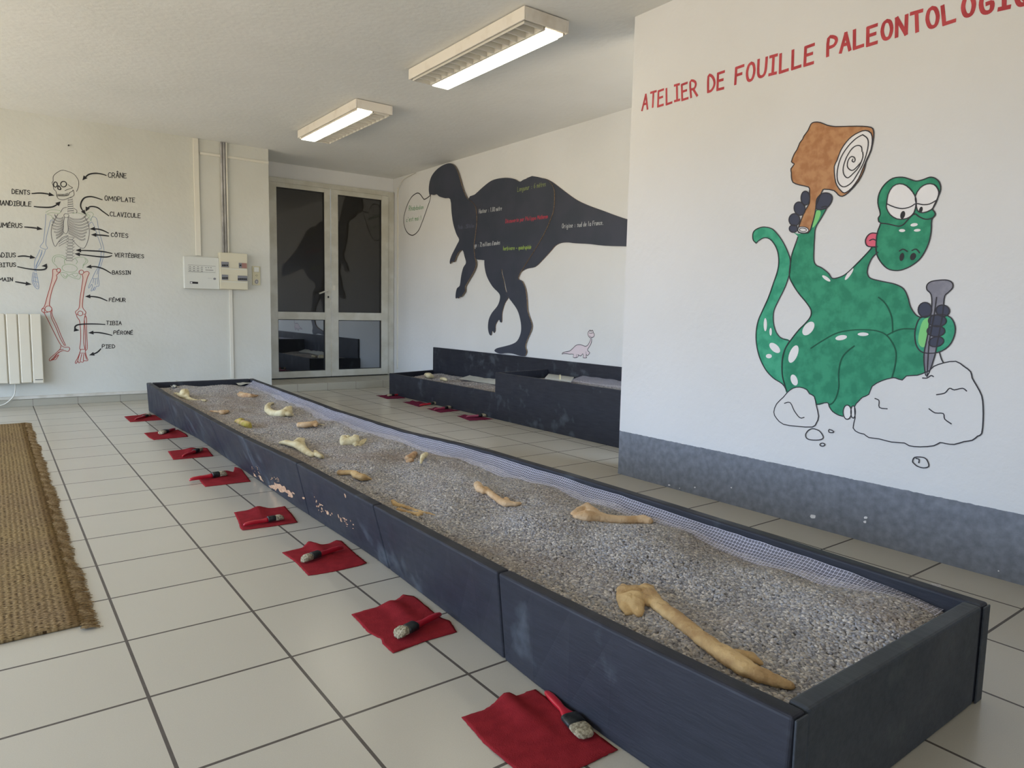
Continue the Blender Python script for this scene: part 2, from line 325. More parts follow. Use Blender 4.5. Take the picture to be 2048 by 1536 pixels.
# ------------------------------------------------------------------ main trough
def interp(tab, y):
    tab = sorted(tab)
    if y <= tab[0][0]: return tab[0][1]
    for (a, b), (c, d) in zip(tab, tab[1:]):
        if y <= c: return b+(d-b)*(y-a)/(c-a)
    return tab[-1][1]
TF, TN, TH = 3.352, -14.39, .12
def tab(P, z):
    r = []
    for x, y in P:
        q = onZ(x, y, z)/T; r.append((q.y, q.x))
    return r
LT = tab([(330, 790), (400, 829), (480, 873), (590, 925), (745, 1010), (995, 1145), (1300, 1298), (1587, 1436)], TZ)+[(TF, 2.30)]
LB = tab([(340, 848), (400, 880), (500, 950), (600, 1020), (740, 1110), (910, 1240), (1070, 1370), (1240, 1500)], 0)+[(TF, 2.33), (TN, 2.33)]
RT = tab([(681.5, 820), (820, 862), (960, 893), (1150, 947), (1340, 1004), (1550, 1069), (1750, 1132)], TZ)+[(TF, 4.95), (TN, 4.87)]
xlt = lambda y: interp(LT, y); xlb = lambda y: interp(LB, y); xrt = lambda y: interp(RT, y)
tr = thing('gravel_trough', (3.6*T, -5.5*T, 0), 'long dark blue-grey wooden trough full of gravel and bones on the tiled floor', 'trough')
def side(name, fo_b, fo_t, y0, y1, s, mt):
    """board between y0>y1; s=+1 thickness goes to +x"""
    n = max(2, int(abs(y1-y0)/.35)); V = []; Fc = []
    for i in range(n+1):
        y = y0+(y1-y0)*i/n; a, b = fo_b(y), fo_t(y)
        V += [Vector((a*T, y*T, 0)), Vector((b*T, y*T, TZ*T)), Vector(((b+s*TH)*T, y*T, TZ*T)), Vector(((a+s*TH)*T, y*T, 0))]
    for i in range(n):
        for k in range(4): Fc.append((i*4+k, i*4+(k+1) % 4, i*4+4+(k+1) % 4, i*4+4+k))
    Fc += [(3, 2, 1, 0), (n*4, n*4+1, n*4+2, n*4+3)]
    o = mesh(name, V, Fc, mt, tr); bm = bmesh.new(); bm.from_mesh(o.data); bmesh.ops.recalc_face_normals(bm, faces=bm.faces); bm.to_mesh(o.data); bm.free()
    bev(o, .007, 3); return o
seams = [TF]+[onZ(x, y, TZ).y/T for x, y in ((331, 790), (419, 839), (486, 876), (591, 926), (745, 1010), (995, 1145))]+[TN]
for a, b in zip(seams, seams[1:]): side('side_board', xlb, xlt, a-.006, b+.006, 1, M['board'])
rs = [TF, TN]
for a, b in zip(rs, rs[1:]): side('side_board', xrt, xrt, a-.004, b+.004, -1, M['board'])
box('end_board', M['boardg'], (xlt(TN)+TH+.015, xrt(TN)-TH-.012, TN, TN+TH, 0, TZ), tr, .006)
box('end_board', M['board'], (xlt(TF)+TH+.01, xrt(TF)-TH-.01, TF-TH, TF, 0, TZ), tr, .006)
for x in (xlt(TN), xrt(TN)-TH): box('corner_cap', M['boardg'], (x+.004, x+TH-.004, TN-.012, TN+.002, 0, TZ-.012), tr, .004)
# chips of missing paint, low on the long side
def on_board(px_, py_):
    q = onX(px_, py_, 2.36); y = q.y/T; z = min(max(q.z/T, .01), TZ-.02)
    return Vector(((xlb(y)+(xlt(y)-xlb(y))*z/TZ)*T-.0012, q.y, z*T))
def cc(x, y): return 440+x/6.4, 900+y/6.4
def chipmesh(name, polys, lab=None):
    V = []; Fc = []
    for P in polys:
        b = len(V); R_ = [on_board(*p) for p in P]; V += R_
        for t in tessellate_polygon([[Vector((p.y, p.z, 0)) for p in R_]]): Fc.append(tuple(b+i for i in t))
    o = mesh(name, V, Fc, M['wood'], tr)
    if lab: o['label'] = lab
    return o
def rnd(cx, cy, rx, ry, n=7):
    ph = random.random()*6; return [(cx+cos(2*pi*i/n+ph)*rx*(.55+.6*random.random()), cy+sin(2*pi*i/n+ph)*ry*(.55+.6*random.random())) for i in range(n)]
def jag(P, a=5):
    out = []
    for i, p in enumerate(P):
        q = P[(i+1) % len(P)]
        for k_ in range(4): t = k_/4; out.append(cc(p[0]+(q[0]-p[0])*t+random.uniform(-a, a), p[1]+(q[1]-p[1])*t+random.uniform(-a, a)))
    return out
chipmesh('bare_wood_patch', [jag([(550, 470), (600, 460), (650, 450), (660, 400), (680, 440), (740, 440), (770, 470), (800, 460), (810, 520), (840, 510), (890, 560), (885, 610), (850, 620), (810, 600), (820, 570), (780, 540), (740, 560), (700, 540), (690, 500), (640, 530), (600, 500), (570, 500)], 6)], 'large patch of pale bare wood where paint flaked off')
chipmesh('bare_wood_patch', [jag([(445, 330), (470, 335), (478, 380), (492, 420), (470, 400), (445, 390)], 4)], 'small patch of bare wood')
chipmesh('bare_wood_patch', [jag([(365, 300), (385, 310), (400, 355), (375, 350)], 3)], 'small patch of bare wood')
chipmesh('bare_wood_patch', [jag([(890, 535), (925, 560), (915, 575), (890, 560)], 2)], 'small patch of bare wood')
sp_ = []
for i in range(16): sp_.append(rnd(*cc(350+random.random()*150, 210+random.random()*140), .9, 1.3, 6))
for i in range(14): sp_.append(rnd(*cc(600+random.random()*140, 350+random.random()*60), 1.0, 1.2, 6))
for i in range(34):
    t = random.random(); sp_.append(rnd(*cc(1190+t*500, 700+t*300+random.gauss(0, 45)), .8+random.random()*1.2, 1+random.random()*2, 6))
for x, y, a, b in [(1670, 580, 14, 38), (1030, 620, 24, 16), (1330, 810, 24, 30), (1480, 850, 12, 26), (1260, 705, 18, 10), (1500, 910, 14, 24)]: sp_.append(rnd(*cc(x, y), a/6.4, b/6.4, 7))
for i in range(22): sp_.append(rnd(440+i*12+random.random()*8, 925+i*8.2+random.random()*4, .8, 1, 5))
o = chipmesh('paint_specks', sp_, 'scattered pale specks of flaked paint'); o['kind'] = 'stuff'
# ------------------------------------------------------------------ gravel
def fbm(x, y, s): return noise.noise(Vector((x*s, y*s, 3.7)))
def gz(X, Y):
    """gravel height (tiles) at tile coordinates"""
    a, b = xlt(Y)+TH, xrt(Y)-TH; s = min(max((X-a)/(b-a), 0), 1)
    z = TZ-.14-.045*s**3
    z += .04*fbm(X, Y, .9)+.05*fbm(X+9, Y, 2.1)+.010*fbm(X, Y+5, 5)
    for (cx, cy, r, h) in GB: z += 1.3*h*math.exp(-((X-cx)**2+(Y-cy)**2)/(r*r))
    e = min(X-a, b-X); z -= .0*e
    return min(z, TZ-.045)
GB = []
for x, y, r, h in [(1080, 1060, .5, .07), (960, 1000, .6, .04), (820, 880, .6, .05), (1300, 1100, .6, .05), (1700, 1230, .6, .05), (1480, 1110, .4, -.06), (980, 1130, .6, .0), (420, 790, .8, .0), (1800, 1270, .4, .04)]:
    q = onZ(x, y, TZ-.2)/T; GB.append((q.x, q.y, r, h))
def gmesh(name, fz, fa, fb, y0, y1, nx, ny, dens, label, seed):
    V = []; Fc = []
    for j in range(ny+1):
        y = y0+(y1-y0)*j/ny; a, b = fa(y), fb(y)
        for i in range(nx+1):
            x = a+(b-a)*i/nx; V.append((x*T, y*T, fz(x, y)*T))
    for j in range(ny):
        for i in range(nx): q = j*(nx+1)+i; Fc.append((q, q+1, q+nx+2, q+nx+1))
    o = mesh(name, V, Fc, M['gbase'], smooth=True); tag(o, label, 'gravel', kind='stuff')
    md = o.modifiers.new('pebbles', 'NODES'); g = bpy.data.node_groups.new('pebbles', 'GeometryNodeTree'); md.node_group = g
    g.interface.new_socket('Geometry', in_out='INPUT', socket_type='NodeSocketGeometry'); g.interface.new_socket('Geometry', in_out='OUTPUT', socket_type='NodeSocketGeometry')
    N = g.nodes; L = g.links; gi = N.new('NodeGroupInput'); go = N.new('NodeGroupOutput')
    dp = N.new('GeometryNodeDistributePointsOnFaces'); dp.inputs['Density'].default_value = dens; dp.inputs['Seed'].default_value = seed
    ic = N.new('GeometryNodeMeshIcoSphere'); ic.inputs['Radius'].default_value = 1; ic.inputs['Subdivisions'].default_value = 2
    sm = N.new('GeometryNodeSetShadeSmooth'); L.new(ic.outputs[0], sm.inputs[0])
    st = N.new('GeometryNodeSetMaterial'); st.inputs['Material'].default_value = M['pebble']; L.new(sm.outputs[0], st.inputs[0])
    ip = N.new('GeometryNodeInstanceOnPoints'); rv = N.new('FunctionNodeRandomValue'); rv.data_type = 'FLOAT_VECTOR'
    rv.inputs[0].default_value = (.0046, .0034, .0024); rv.inputs[1].default_value = (.0086, .0062, .0046)
    rr = N.new('FunctionNodeRandomValue'); rr.data_type = 'FLOAT_VECTOR'; rr.inputs[0].default_value = (-.6, -.6, 0); rr.inputs[1].default_value = (.6, .6, 6.28); rr.inputs['Seed'].default_value = 5
    L.new(gi.outputs[0], dp.inputs['Mesh']); L.new(dp.outputs['Points'], ip.inputs['Points']); L.new(st.outputs[0], ip.inputs['Instance'])
    L.new(rv.outputs[0], ip.inputs['Scale']); L.new(rr.outputs[0], ip.inputs['Rotation'])
    jn = N.new('GeometryNodeJoinGeometry'); L.new(ip.outputs[0], jn.inputs[0]); L.new(gi.outputs[0], jn.inputs[0]); L.new(jn.outputs[0], go.inputs[0])
    return o
M['gbase'] = mat('gravel_bed_base', (92, 86, 80), .9, c2=(70, 66, 62), ns=60, bump=.8, bs=150)
m = mat('pebble', (140, 135, 128), .6); M['pebble'] = m; k = NB(m); oi = k.n.nodes.new('ShaderNodeObjectInfo')
r = k.n.nodes.new('ShaderNodeValToRGB'); k.n.links.new(oi.outputs['Random'], r.inputs[0]); ce = r.color_ramp
ce.elements[0].position = 0; ce.elements[0].color = (*lin((112, 110, 112)), 1); ce.elements[1].position = 1; ce.elements[1].color = (*lin((214, 206, 198)), 1)
for p, c in ((.25, (138, 136, 138)), (.5, (170, 162, 152)), (.7, (152, 154, 162)), (.9, (192, 184, 174)), (.96, (208, 202, 194))):
    e = ce.elements.new(p); e.color = (*lin(c), 1)
mx = k.mix(k.math('MULTIPLY', k.ramp(k.noise(2.6, 3), .45, .68), .38), r.outputs[0], (124, 98, 72)); k.col(mx)
gmesh('gravel_bed', gz, lambda y: xlt(y)+TH+.005, lambda y: xrt(y)-TH-.005, TF-TH-.01, TN+TH+.01, 44, 300, 34000, 'grey and brown pea gravel filling the long front trough', 1)
# plastic netting liner along the right-hand board
def netmat():
    m = bpy.data.materials.new('white_netting'); m.use_nodes = True; n = m.node_tree; b = n.nodes['Principled BSDF']; out = n.nodes['Material Output']
    b.inputs['Base Color'].default_value = (*lin((214, 212, 226)), 1); b.inputs['Roughness'].default_value = .5
    uv = n.nodes.new('ShaderNodeTexCoord'); s = n.nodes.new('ShaderNodeSeparateXYZ'); n.links.new(uv.outputs['UV'], s.inputs[0])
    def mt(op, a, c=None):
        q = n.nodes.new('ShaderNodeMath'); q.operation = op
        for i, v in enumerate((a, c)):
            if v is None: continue
            if isinstance(v, (int, float)): q.inputs[i].default_value = v
            else: n.links.new(v, q.inputs[i])
        return q.outputs[0]
    g = [mt('LESS_THAN', mt('FRACT', mt('MULTIPLY', s.outputs[i], 90.0)), .12) for i in (0, 1)]
    al = mt('MAXIMUM', .22, mt('MAXIMUM', mt('MULTIPLY', g[0], .95), mt('MULTIPLY', g[1], .95)))
    tr_ = n.nodes.new('ShaderNodeBsdfTransparent'); x = n.nodes.new('ShaderNodeMixShader'); n.links.new(al, x.inputs[0]); n.links.new(tr_.outputs[0], x.inputs[1]); n.links.new(b.outputs[0], x.inputs[2]); n.links.new(x.outputs[0], out.inputs[0])
    return m
M['net'] = netmat()
M['film'] = mat('cloudy_plastic', (205, 205, 196), .35)
def strip(name, rows, mt, label, catg, parent=None):
    """rows: list of point lists (metres) along the length; writes a UV map in metres"""
    V = [p for r_ in rows for p in r_]; n = len(rows[0]); Fc = []
    for j in range(len(rows)-1):
        for i in range(n-1): Fc.append((j*n+i, j*n+i+1, (j+1)*n+i+1, (j+1)*n+i))
    uvs = []; L = 0
    for j, r_ in enumerate(rows):
        if j: L += (r_[0]-rows[j-1][0]).length
        w = 0
        for i, p in enumerate(r_):
            if i: w += (p-r_[i-1]).length
            uvs.append((L, w))
    o = mesh(name, V, Fc, mt, parent, smooth=True); ul = o.data.uv_layers.new(name='uv')
    for lp in o.data.loops: ul.data[lp.index].uv = uvs[lp.vertex_index]
    if label: tag(o, label, catg)
    return o
rows = []
n = 420
for j in range(n+1):
    Y = 2.9+(-14.15-2.9)*j/n; b = xrt(Y)-TH; r = []
    sag = .015+.05*min(1, max(0, (-Y-6)/6)) + .012*fbm(1, Y, 1.7)+.006*fbm(2, Y, 6)+.05*min(1, max(0, (-Y-13.3)/.8))**1.5
    wd = .19+.08*fbm(4, Y, .8)+.05*fbm(7, Y, 2.6)-.06*math.exp(-((Y+11.2)/.6)**2)
    for i in range(9):
        s = i/8; X = b-.012-wd*s**1.25; z1 = gz(b-.012-wd, Y)+.015
        Z = (TZ-sag)*(1-s)**1.1+z1*(1-(1-s)**1.1)+.012*sin(pi*s)*fbm(s*3, Y, 5)
        r.append(Vector((X*T, Y*T, Z*T)))
    rows.append(r)
strip('mesh_liner', rows, M['net'], 'white plastic netting lining the right-hand inside of the front trough', 'netting')
# torn ends of netting and scraps of plastic
def scrap(P, z, mt, label, name='plastic_scrap', catg='plastic scrap', amp=.01):
    c = [onZ(x, y, z) for x, y in P]; rows = []
    for j in range(9):
        r = []
        for i in range(9):
            u, v = i/8, j/8; p = (c[0]*(1-u)+c[1]*u)*(1-v)+(c[3]*(1-u)+c[2]*u)*v; p.z += amp*(noise.noise(Vector((u*3, v*3, P[0][0])))+.5)+.004; r.append(p)
        rows.append(r)
    return strip(name, rows, mt, label, catg)
scrap([(1806, 1190), (1880, 1182), (1880, 1210), (1830, 1216)], TZ-.22, M['net'], 'crumpled end of white netting in the near right corner of the front trough', 'netting_end', 'netting', .03)
scrap([(333, 768), (356, 765), (354, 776), (345, 778)], TZ-.12, M['film'], 'cloudy plastic scrap in the far left corner of the front trough', amp=.02)
scrap([(468, 766), (505, 763), (508, 768), (478, 772)], TZ-.12, M['film'], 'pale plastic fold in the far right corner of the front trough', amp=.01)
# ------------------------------------------------------------------ bones
def zat(x, y):
    z = TZ-.2
    for _ in range(4): q = onZ(x, y, z)/T; z = gz(q.x, q.y)
    return z
def bone(chains, mt, label, catg='bone', name='bone', flat=.85, lift=.75, rough=.004, fat=1.22, zfun=zat, parent=None, vox=None, cracks=()):
    bm = bmesh.new(); rmin = 9; foot = []
    for ch in chains:
        pts = []
        for c in ch:
            x, y, rp = c[:3]; dz = c[3] if len(c) > 3 else 0
            z = zfun(x, y); p = onZ(x, y, z); d = (p-CAM*T).dot(FWD); R = rp*fat*d/F_PX
            p = onZ(x, y, z+(R*lift+dz)/T); pts.append((p, R)); rmin = min(rmin, R)
        foot += [p for p, R in pts]
        for (p, R), (q, S) in zip(pts, pts[1:]) if len(pts) > 1 else [(pts[0], pts[0])]:
            n = max(1, int((q-p).length/(min(R, S)*.35)))
            for i in range(n+1):
                t = i/n; mtx = Matrix.Translation(p.lerp(q, t)) @ Matrix.Diagonal((1, 1, flat, 1)) @ Matrix.Scale(R+(S-R)*t, 4)
                bmesh.ops.create_icosphere(bm, subdivisions=2, radius=1, matrix=mtx)
    me = bpy.data.meshes.new(name); bm.to_mesh(me); bm.free()
    c = sum(foot, Vector())/len(foot)
    o = link(name, me, mt, parent, (c.x, c.y, min(v.co.z for v in me.vertices)) if parent is None else None)
    r = o.modifiers.new('remesh', 'REMESH'); r.mode = 'VOXEL'; r.voxel_size = vox or max(rmin*.28, .0016); r.use_smooth_shade = True
    s = o.modifiers.new('smooth', 'SMOOTH'); s.iterations = 2; s.factor = .5
    tx = bpy.data.textures.get('lump') or bpy.data.textures.new('lump', 'CLOUDS'); tx.noise_scale = .02
    d = o.modifiers.new('lump', 'DISPLACE'); d.texture = tx; d.strength = rough; d.mid_level = .5; d.texture_coords = 'GLOBAL'
    if label: tag(o, label, catg)
    return o
def cj(x, y, s=2.36, ox=1180, oy=1100): return ox+x/s, oy+y/s
def C(s, ox, oy, L): return [[(ox+c[0]/s, oy+c[1]/s, c[2]/s)+tuple(c[3:]) for c in ch] for ch in L]
# the big one in front
b = bone(C(2.36, 1180, 1100, [[(165, 190, 36), (215, 195, 38), (270, 195, 40), (300, 240, 40), (350, 280, 40), (400, 315, 42), (470, 370, 40), (530, 420, 44), (600, 470, 50), (680, 520, 57), (740, 560, 54)],
    [(740, 560, 54), (800, 590, 46), (860, 612, 40), (910, 630, 34), (945, 643, 24), (962, 650, 12)], [(880, 600, 20), (940, 625, 14), (962, 636, 8)], [(150, 210, 28), (160, 255, 28), (178, 296, 22)], [(215, 250, 40), (228, 285, 28), (230, 306, 18)], [(175, 235, 42), (215, 225, 46)], [(170, 230, 34), (230, 235, 40), (280, 240, 40)], [(150, 190, 26), (160, 170, 16)], [(260, 180, 30), (285, 175, 20)], [(680, 490, 34), (750, 500, 30), (800, 530, 18)], [(790, 560, 20), (850, 580, 14)]]),
    M['bone'], 'largest tan bone, knobbed at one end and splintered at the other, nearest the camera', flat=.62, lift=.6, rough=.006, vox=.003, fat=1.08)
bone(C(3.531, 760, 900, [[(1380, 455, 30), (1420, 430, 36), (1460, 410, 34), (1465, 380, 14)], [(1400, 470, 34), (1450, 470, 50), (1520, 475, 52), (1600, 490, 42), (1700, 497, 38), (1800, 497, 38), (1860, 495, 42), (1885, 500, 36)], [(1460, 410, 34), (1500, 450, 50)]]),
    M['bonep'], 'smooth pale bone with a pointed crest, lying by the netting, second nearest', flat=.7, lift=.6)
bone(C(3.531, 760, 900, [[(690, 245, 26), (705, 275, 28), (735, 290, 22)], [(745, 275, 20), (790, 315, 22), (850, 360, 24), (890, 378, 28), (950, 382, 20), (985, 378, 14)], [(890, 350, 20), (900, 380, 24)]]),
    M['bonep'], 'slender cracked limb bone with a round knob, mid-trough near the netting', flat=.75, lift=.6)
bone(C(3.531, 760, 900, [[(90, 360, 13), (110, 385, 18), (170, 400, 13), (260, 430, 12), (330, 445, 10), (390, 462, 6)], [(130, 420, 13), (190, 440, 13), (250, 452, 14), (285, 450, 16)], [(285, 435, 10), (270, 465, 10)]]),
    M['bone'], 'flat forked tan bone against the left board, halfway along the trough', flat=.8, lift=.5)
bone(C(4.876, 540, 820, [[(680, 610, 26), (720, 612, 26), (770, 610, 24), (810, 610, 26), (850, 640, 36), (900, 655, 36), (940, 665, 24), (985, 675, 8)]]),
    M['bone'], 'stubby tan joint bone beside the left board, nearer than the winged bone', flat=.8)
bone(C(4.876, 540, 820, [[(1345, 470, 28), (1380, 455, 30), (1410, 425, 24)], [(1345, 500, 20), (1375, 490, 24)]]), M['boneb'], 'small brown bone lump beside the yellowish funnel-shaped bone')
bone(C(4.876, 540, 820, [[(1470, 520, 9, .01), (1480, 480, 14, .015), (1495, 450, 24, .02), (1520, 430, 20, .02)]]), M['bonec'], 'small yellowish funnel-shaped bone standing in the gravel', lift=1.0)
bone(C(4.876, 540, 820, [[(720, 280, 32), (720, 320, 32), (770, 310, 40), (820, 300, 44), (850, 255, 12)], [(710, 265, 18), (760, 265, 20)], [(830, 260, 20), (835, 330, 24)]]), M['bonec'], 'blocky cream vertebra in the middle of the trough', flat=.9)
bone(C(4.876, 540, 820, [[(830, 352, 8), (870, 330, 12), (900, 300, 12), (935, 285, 10)], [(870, 345, 10), (910, 325, 10), (935, 295, 8)]]), M['bonec'], 'thin split cream bone right beside the blocky vertebra', lift=.8)
bone(C(4.876, 540, 820, [[(100, 320, 14), (150, 315, 26), (210, 330, 30), (260, 340, 36), (310, 370, 38), (360, 410, 30), (410, 440, 24), (450, 430, 24), (490, 450, 24), (515, 462, 12)], [(250, 330, 36), (290, 295, 32), (320, 285, 16)], [(330, 280, 10), (300, 300, 30), (310, 360, 34)], [(440, 400, 12), (455, 430, 24)]]),
    M['bonec'], 'winged cream hip bone leaning on the left board', flat=.75)
bone(C(4.876, 540, 820, [[(290, 145, 26), (330, 145, 28), (380, 140, 26), (430, 135, 28), (445, 130, 22)], [(440, 120, 18), (445, 150, 16)]]), M['bonep'], 'pale knuckle bone between the curved bone and the blocky vertebra')
bone(C(4.876, 540, 820, [[(470, 140, 5), (500, 143, 5), (528, 145, 4)]]), M['bonec'], 'thin cream bone sliver beside the pale knuckle bone', name='bone_sliver', lift=1, rough=.001)
bone(C(7.314, 320, 755, [[(1650, 375, 14), (1600, 390, 28), (1570, 430, 34), (1580, 480, 42), (1640, 520, 48), (1720, 530, 48), (1800, 520, 58), (1870, 500, 55)], [(1850, 480, 45), (1860, 440, 22)], [(1880, 480, 40), (1905, 440, 26)], [(1870, 530, 40), (1930, 545, 20)]]), M['bonec'], 'hooked cream bone curling like a sickle, in the far third of the trough', flat=.8)
bone(C(7.314, 320, 755, [[(1120, 640, 26), (1160, 650, 34), (1220, 670, 44), (1280, 690, 46), (1310, 720, 30)], [(1120, 620, 10), (1180, 620, 30), (1220, 615, 14)]]), M['boney'], 'rough bone with a yellow stain against the left board')
bone(C(7.314, 320, 755, [[(740, 490, 12), (800, 498, 16), (850, 505, 16)], [(870, 500, 22), (920, 510, 34), (970, 500, 26), (1000, 490, 14)], [(880, 540, 12), (920, 535, 12)]]), M['boneb'], 'flat broken bone pieces at the far left board, nearer than the cream knobbed bone')
tb = [onZ(320+x/7.314, 755+y/7.314, TZ-.15) for x, y in ((1020, 530), (1060, 520), (1130, 532))]
tag(tube('bark_strip', M['ply'], tb, .006, rr=[.004, .009, .003], flat=.5), 'thin dark strip lying beside the flat broken bone', 'strip')
bone(C(7.314, 320, 755, [[(1140, 240, 14), (1180, 255, 34), (1240, 265, 42), (1320, 270, 32), (1400, 268, 16), (1430, 262, 8)], [(1170, 220, 16), (1200, 240, 26)]]), M['boneb'], 'brownish pointed bone, farthest back on the right side of the trough')
bone(C(7.314, 320, 755, [[(220, 232, 14), (280, 250, 26), (340, 270, 36), (400, 300, 30), (460, 325, 24), (540, 338, 18), (610, 335, 16), (655, 338, 18)], [(340, 270, 36), (350, 215, 46, .012), (370, 205, 40, .015)], [(370, 220, 44), (390, 280, 34)]]), M['bonec'], 'cream knobbed bone farthest left, draped over the left board of the trough', flat=.85)
# ------------------------------------------------------------------ cloths and brushes on the floor
def coons(top, right, bottom, left, n=26, ripple=.006, seed=0, z0=.002):
    """edges as point lists: top L->R, right T->B, bottom L->R, left T->B"""
    def samp(E, t):
        L = [0]
        for a, b in zip(E, E[1:]): L.append(L[-1]+(b-a).length)
        d = t*L[-1]
        for i in range(len(E)-1):
            if d <= L[i+1]+1e-9: return E[i].lerp(E[i+1], (d-L[i])/max(L[i+1]-L[i], 1e-9))
        return E[-1]
    c00, c10, c01, c11 = top[0], top[-1], bottom[0], bottom[-1]; rows = []
    for j in range(n+1):
        v = j/n; r = []
        for i in range(n+1):
            u = i/n
            p = samp(top, u)*(1-v)+samp(bottom, u)*v+samp(left, v)*(1-u)+samp(right, v)*u-(c00*(1-u)*(1-v)+c10*u*(1-v)+c01*(1-u)*v+c11*u*v)
            w = math.exp(-((u-.5-.1*sin(seed))/.13)**2)*(1-v)**1.5*2.2+.6*abs(noise.noise(Vector((u*2.5+seed, v*2.5, seed))))
            p = p+Vector((0, 0, z0+ripple*w))
            if i in (0, n) or j in (0, n): p += Vector((noise.noise(Vector((u*30, v*30, seed))), noise.noise(Vector((u*30, v*30, seed+9))), 0))*.0022
            r.append(p)
        rows.append(r)
    return rows
def felt(top, right, bottom, left, mt, label, seed, name='felt_cloth', group='cloths'):
    f = lambda L: [onZ(x, y, 0) for x, y in L]
    rows = coons(f(top), f(right), f(bottom), f(left), ripple=.005, seed=seed)
    for r in rows:
        for p in r:
            lim = (xlb(p.y/T)-.015)*T if mt is M['cloth'] else (BX-.015)*T
            p.x = min(p.x, lim)
    o = strip(name, rows, mt, label, 'cloth'); o['group'] = group
    s = o.modifiers.new('thick', 'SOLIDIFY'); s.thickness = .0016; s.offset = 1
    return o
RG = 'red felt cloths laid along the front trough'
felt([(922.9, 1435.6), (966.8, 1422.4), (1005.5, 1397.8), (1017.8, 1393), (1031.8, 1396), (1054.7, 1384.6), (1070.5, 1379.7)], [(1070.5, 1379.7), (1146, 1435.6), (1236.6, 1500.6)],
     [(1060, 1575), (1110, 1560), (1170.7, 1533), (1205.9, 1515.6), (1236.6, 1500.6)], [(922.9, 1435.6), (966.8, 1486.6), (993, 1511), (1028, 1538), (1060, 1575)], M['cloth'], 'largest-looking red felt cloth, nearest the camera, cut by the bottom edge of the photo', 1, group=RG)
felt([(702.9, 1229.8), (755.6, 1215.1), (772, 1212.2), (786.1, 1206.9), (798.4, 1196.4), (806, 1190)], [(806, 1190), (828.3, 1193.4), (856.4, 1216.9), (882.2, 1236.8), (899.8, 1242.7), (913.8, 1264.9)],
     [(786.1, 1307.7), (811.9, 1297.7), (854, 1282.5), (913.8, 1264.9)], [(702.9, 1229.8), (736.9, 1266.1), (762.7, 1279), (765, 1288.4), (786.1, 1307.7)], M['cloth'], 'red felt cloth under the shaggy fanned brush, second nearest the camera', 2, group=RG)
felt([(564.2, 1105.8), (604, 1097.2), (616.6, 1089.4), (643, 1090.9), (658.8, 1087.8), (672.8, 1081.6)], [(672.8, 1081.6), (683.8, 1083), (705.6, 1103.4), (733.8, 1126.9)],
     [(616.6, 1151.9), (649, 1147), (680.6, 1140.9), (721, 1131.6), (733.8, 1126.9)], [(564.2, 1105.8), (591.6, 1125.3), (616.6, 1151.9)], M['cloth'], 'red felt cloth under the round brush pointing left, third nearest the camera', 3, group=RG)
felt([(468, 1025.3), (501, 1021.4), (521.3, 1016.3), (540, 1017.5), (569.7, 1013.6)], [(569.7, 1013.6), (583.8, 1028.4), (595.5, 1045.6)], [(485.3, 1061.3), (533.8, 1055), (595.5, 1045.6)], [(468, 1025.3), (476, 1042.5), (480.6, 1057.3), (485.3, 1061.3)], M['cloth'], 'red felt cloth with a brush along its front edge, standing clear of the trough', 4, group=RG)
felt([(394.3, 953.2), (432.7, 948), (456, 944.7), (466.6, 945.4), (469.2, 934.3)], [(469.2, 934.3), (482.2, 937.6), (501.5, 963.5)], [(410.6, 974), (501.5, 963.5)], [(394.3, 953.2), (402.8, 966.2), (410.6, 974)], M['cloth'], 'red felt cloth with a tab at its far corner, just beyond the flaked paint', 5, group=RG)
felt([(335.7, 903), (365.7, 900.4), (395, 898.5), (402.8, 895.2), (414.5, 897.2)], [(414.5, 897.2), (426.8, 912.8)], [(346.8, 920), (426.8, 912.8)], [(335.7, 903), (346.8, 920)], M['cloth'], 'red felt cloth third from the far end of the front trough', 6, group=RG)
felt([(288.2, 866.6), (323.3, 863.3), (355.9, 860)], [(355.9, 860), (373.5, 869.8), (376, 873.8)], [(307.7, 880.3), (376, 873.8)], [(288.2, 866.6), (297.3, 875), (307.7, 880.3)], M['cloth'], 'red felt cloth under the end-on brush, second from the far end of the trough', 7, group=RG)
felt([(248.5, 833.4), (283, 830.1), (302.5, 830.8), (323.3, 829.5)], [(323.3, 829.5), (331, 839.5)], [(260.8, 844.5), (331, 839.5)], [(248.5, 833.4), (260.8, 844.5)], M['cloth'], 'farthest red felt cloth, at the far end of the front trough', 8, group=RG)
PG = 'plum felt cloths laid along the back planter'
for i, (a, b, c, d, lb) in enumerate([((752, 791), (797, 790), (811, 796.7), (775, 798.4), 'plum felt cloth at the left corner of the back trough, nearest the door'), ((805, 804.3), (839, 803.3), (861, 808.5), (838, 814), 'plum felt cloth under the orange-handled brush by the back trough'),
        ((853.6, 817.6), (887.3, 816.3), (921.5, 821.4), (881, 825.6), 'plum felt cloth second from the right by the back trough'), ((914, 832.2), (949.5, 831), (987.6, 838.6), (939.3, 841.7), 'plum felt cloth farthest right by the back trough')]):
    felt([a, b], [b, c], [d, c], [a, d], M['clothp'], lb, 20+i, group='plum felt cloths laid along the back trough')
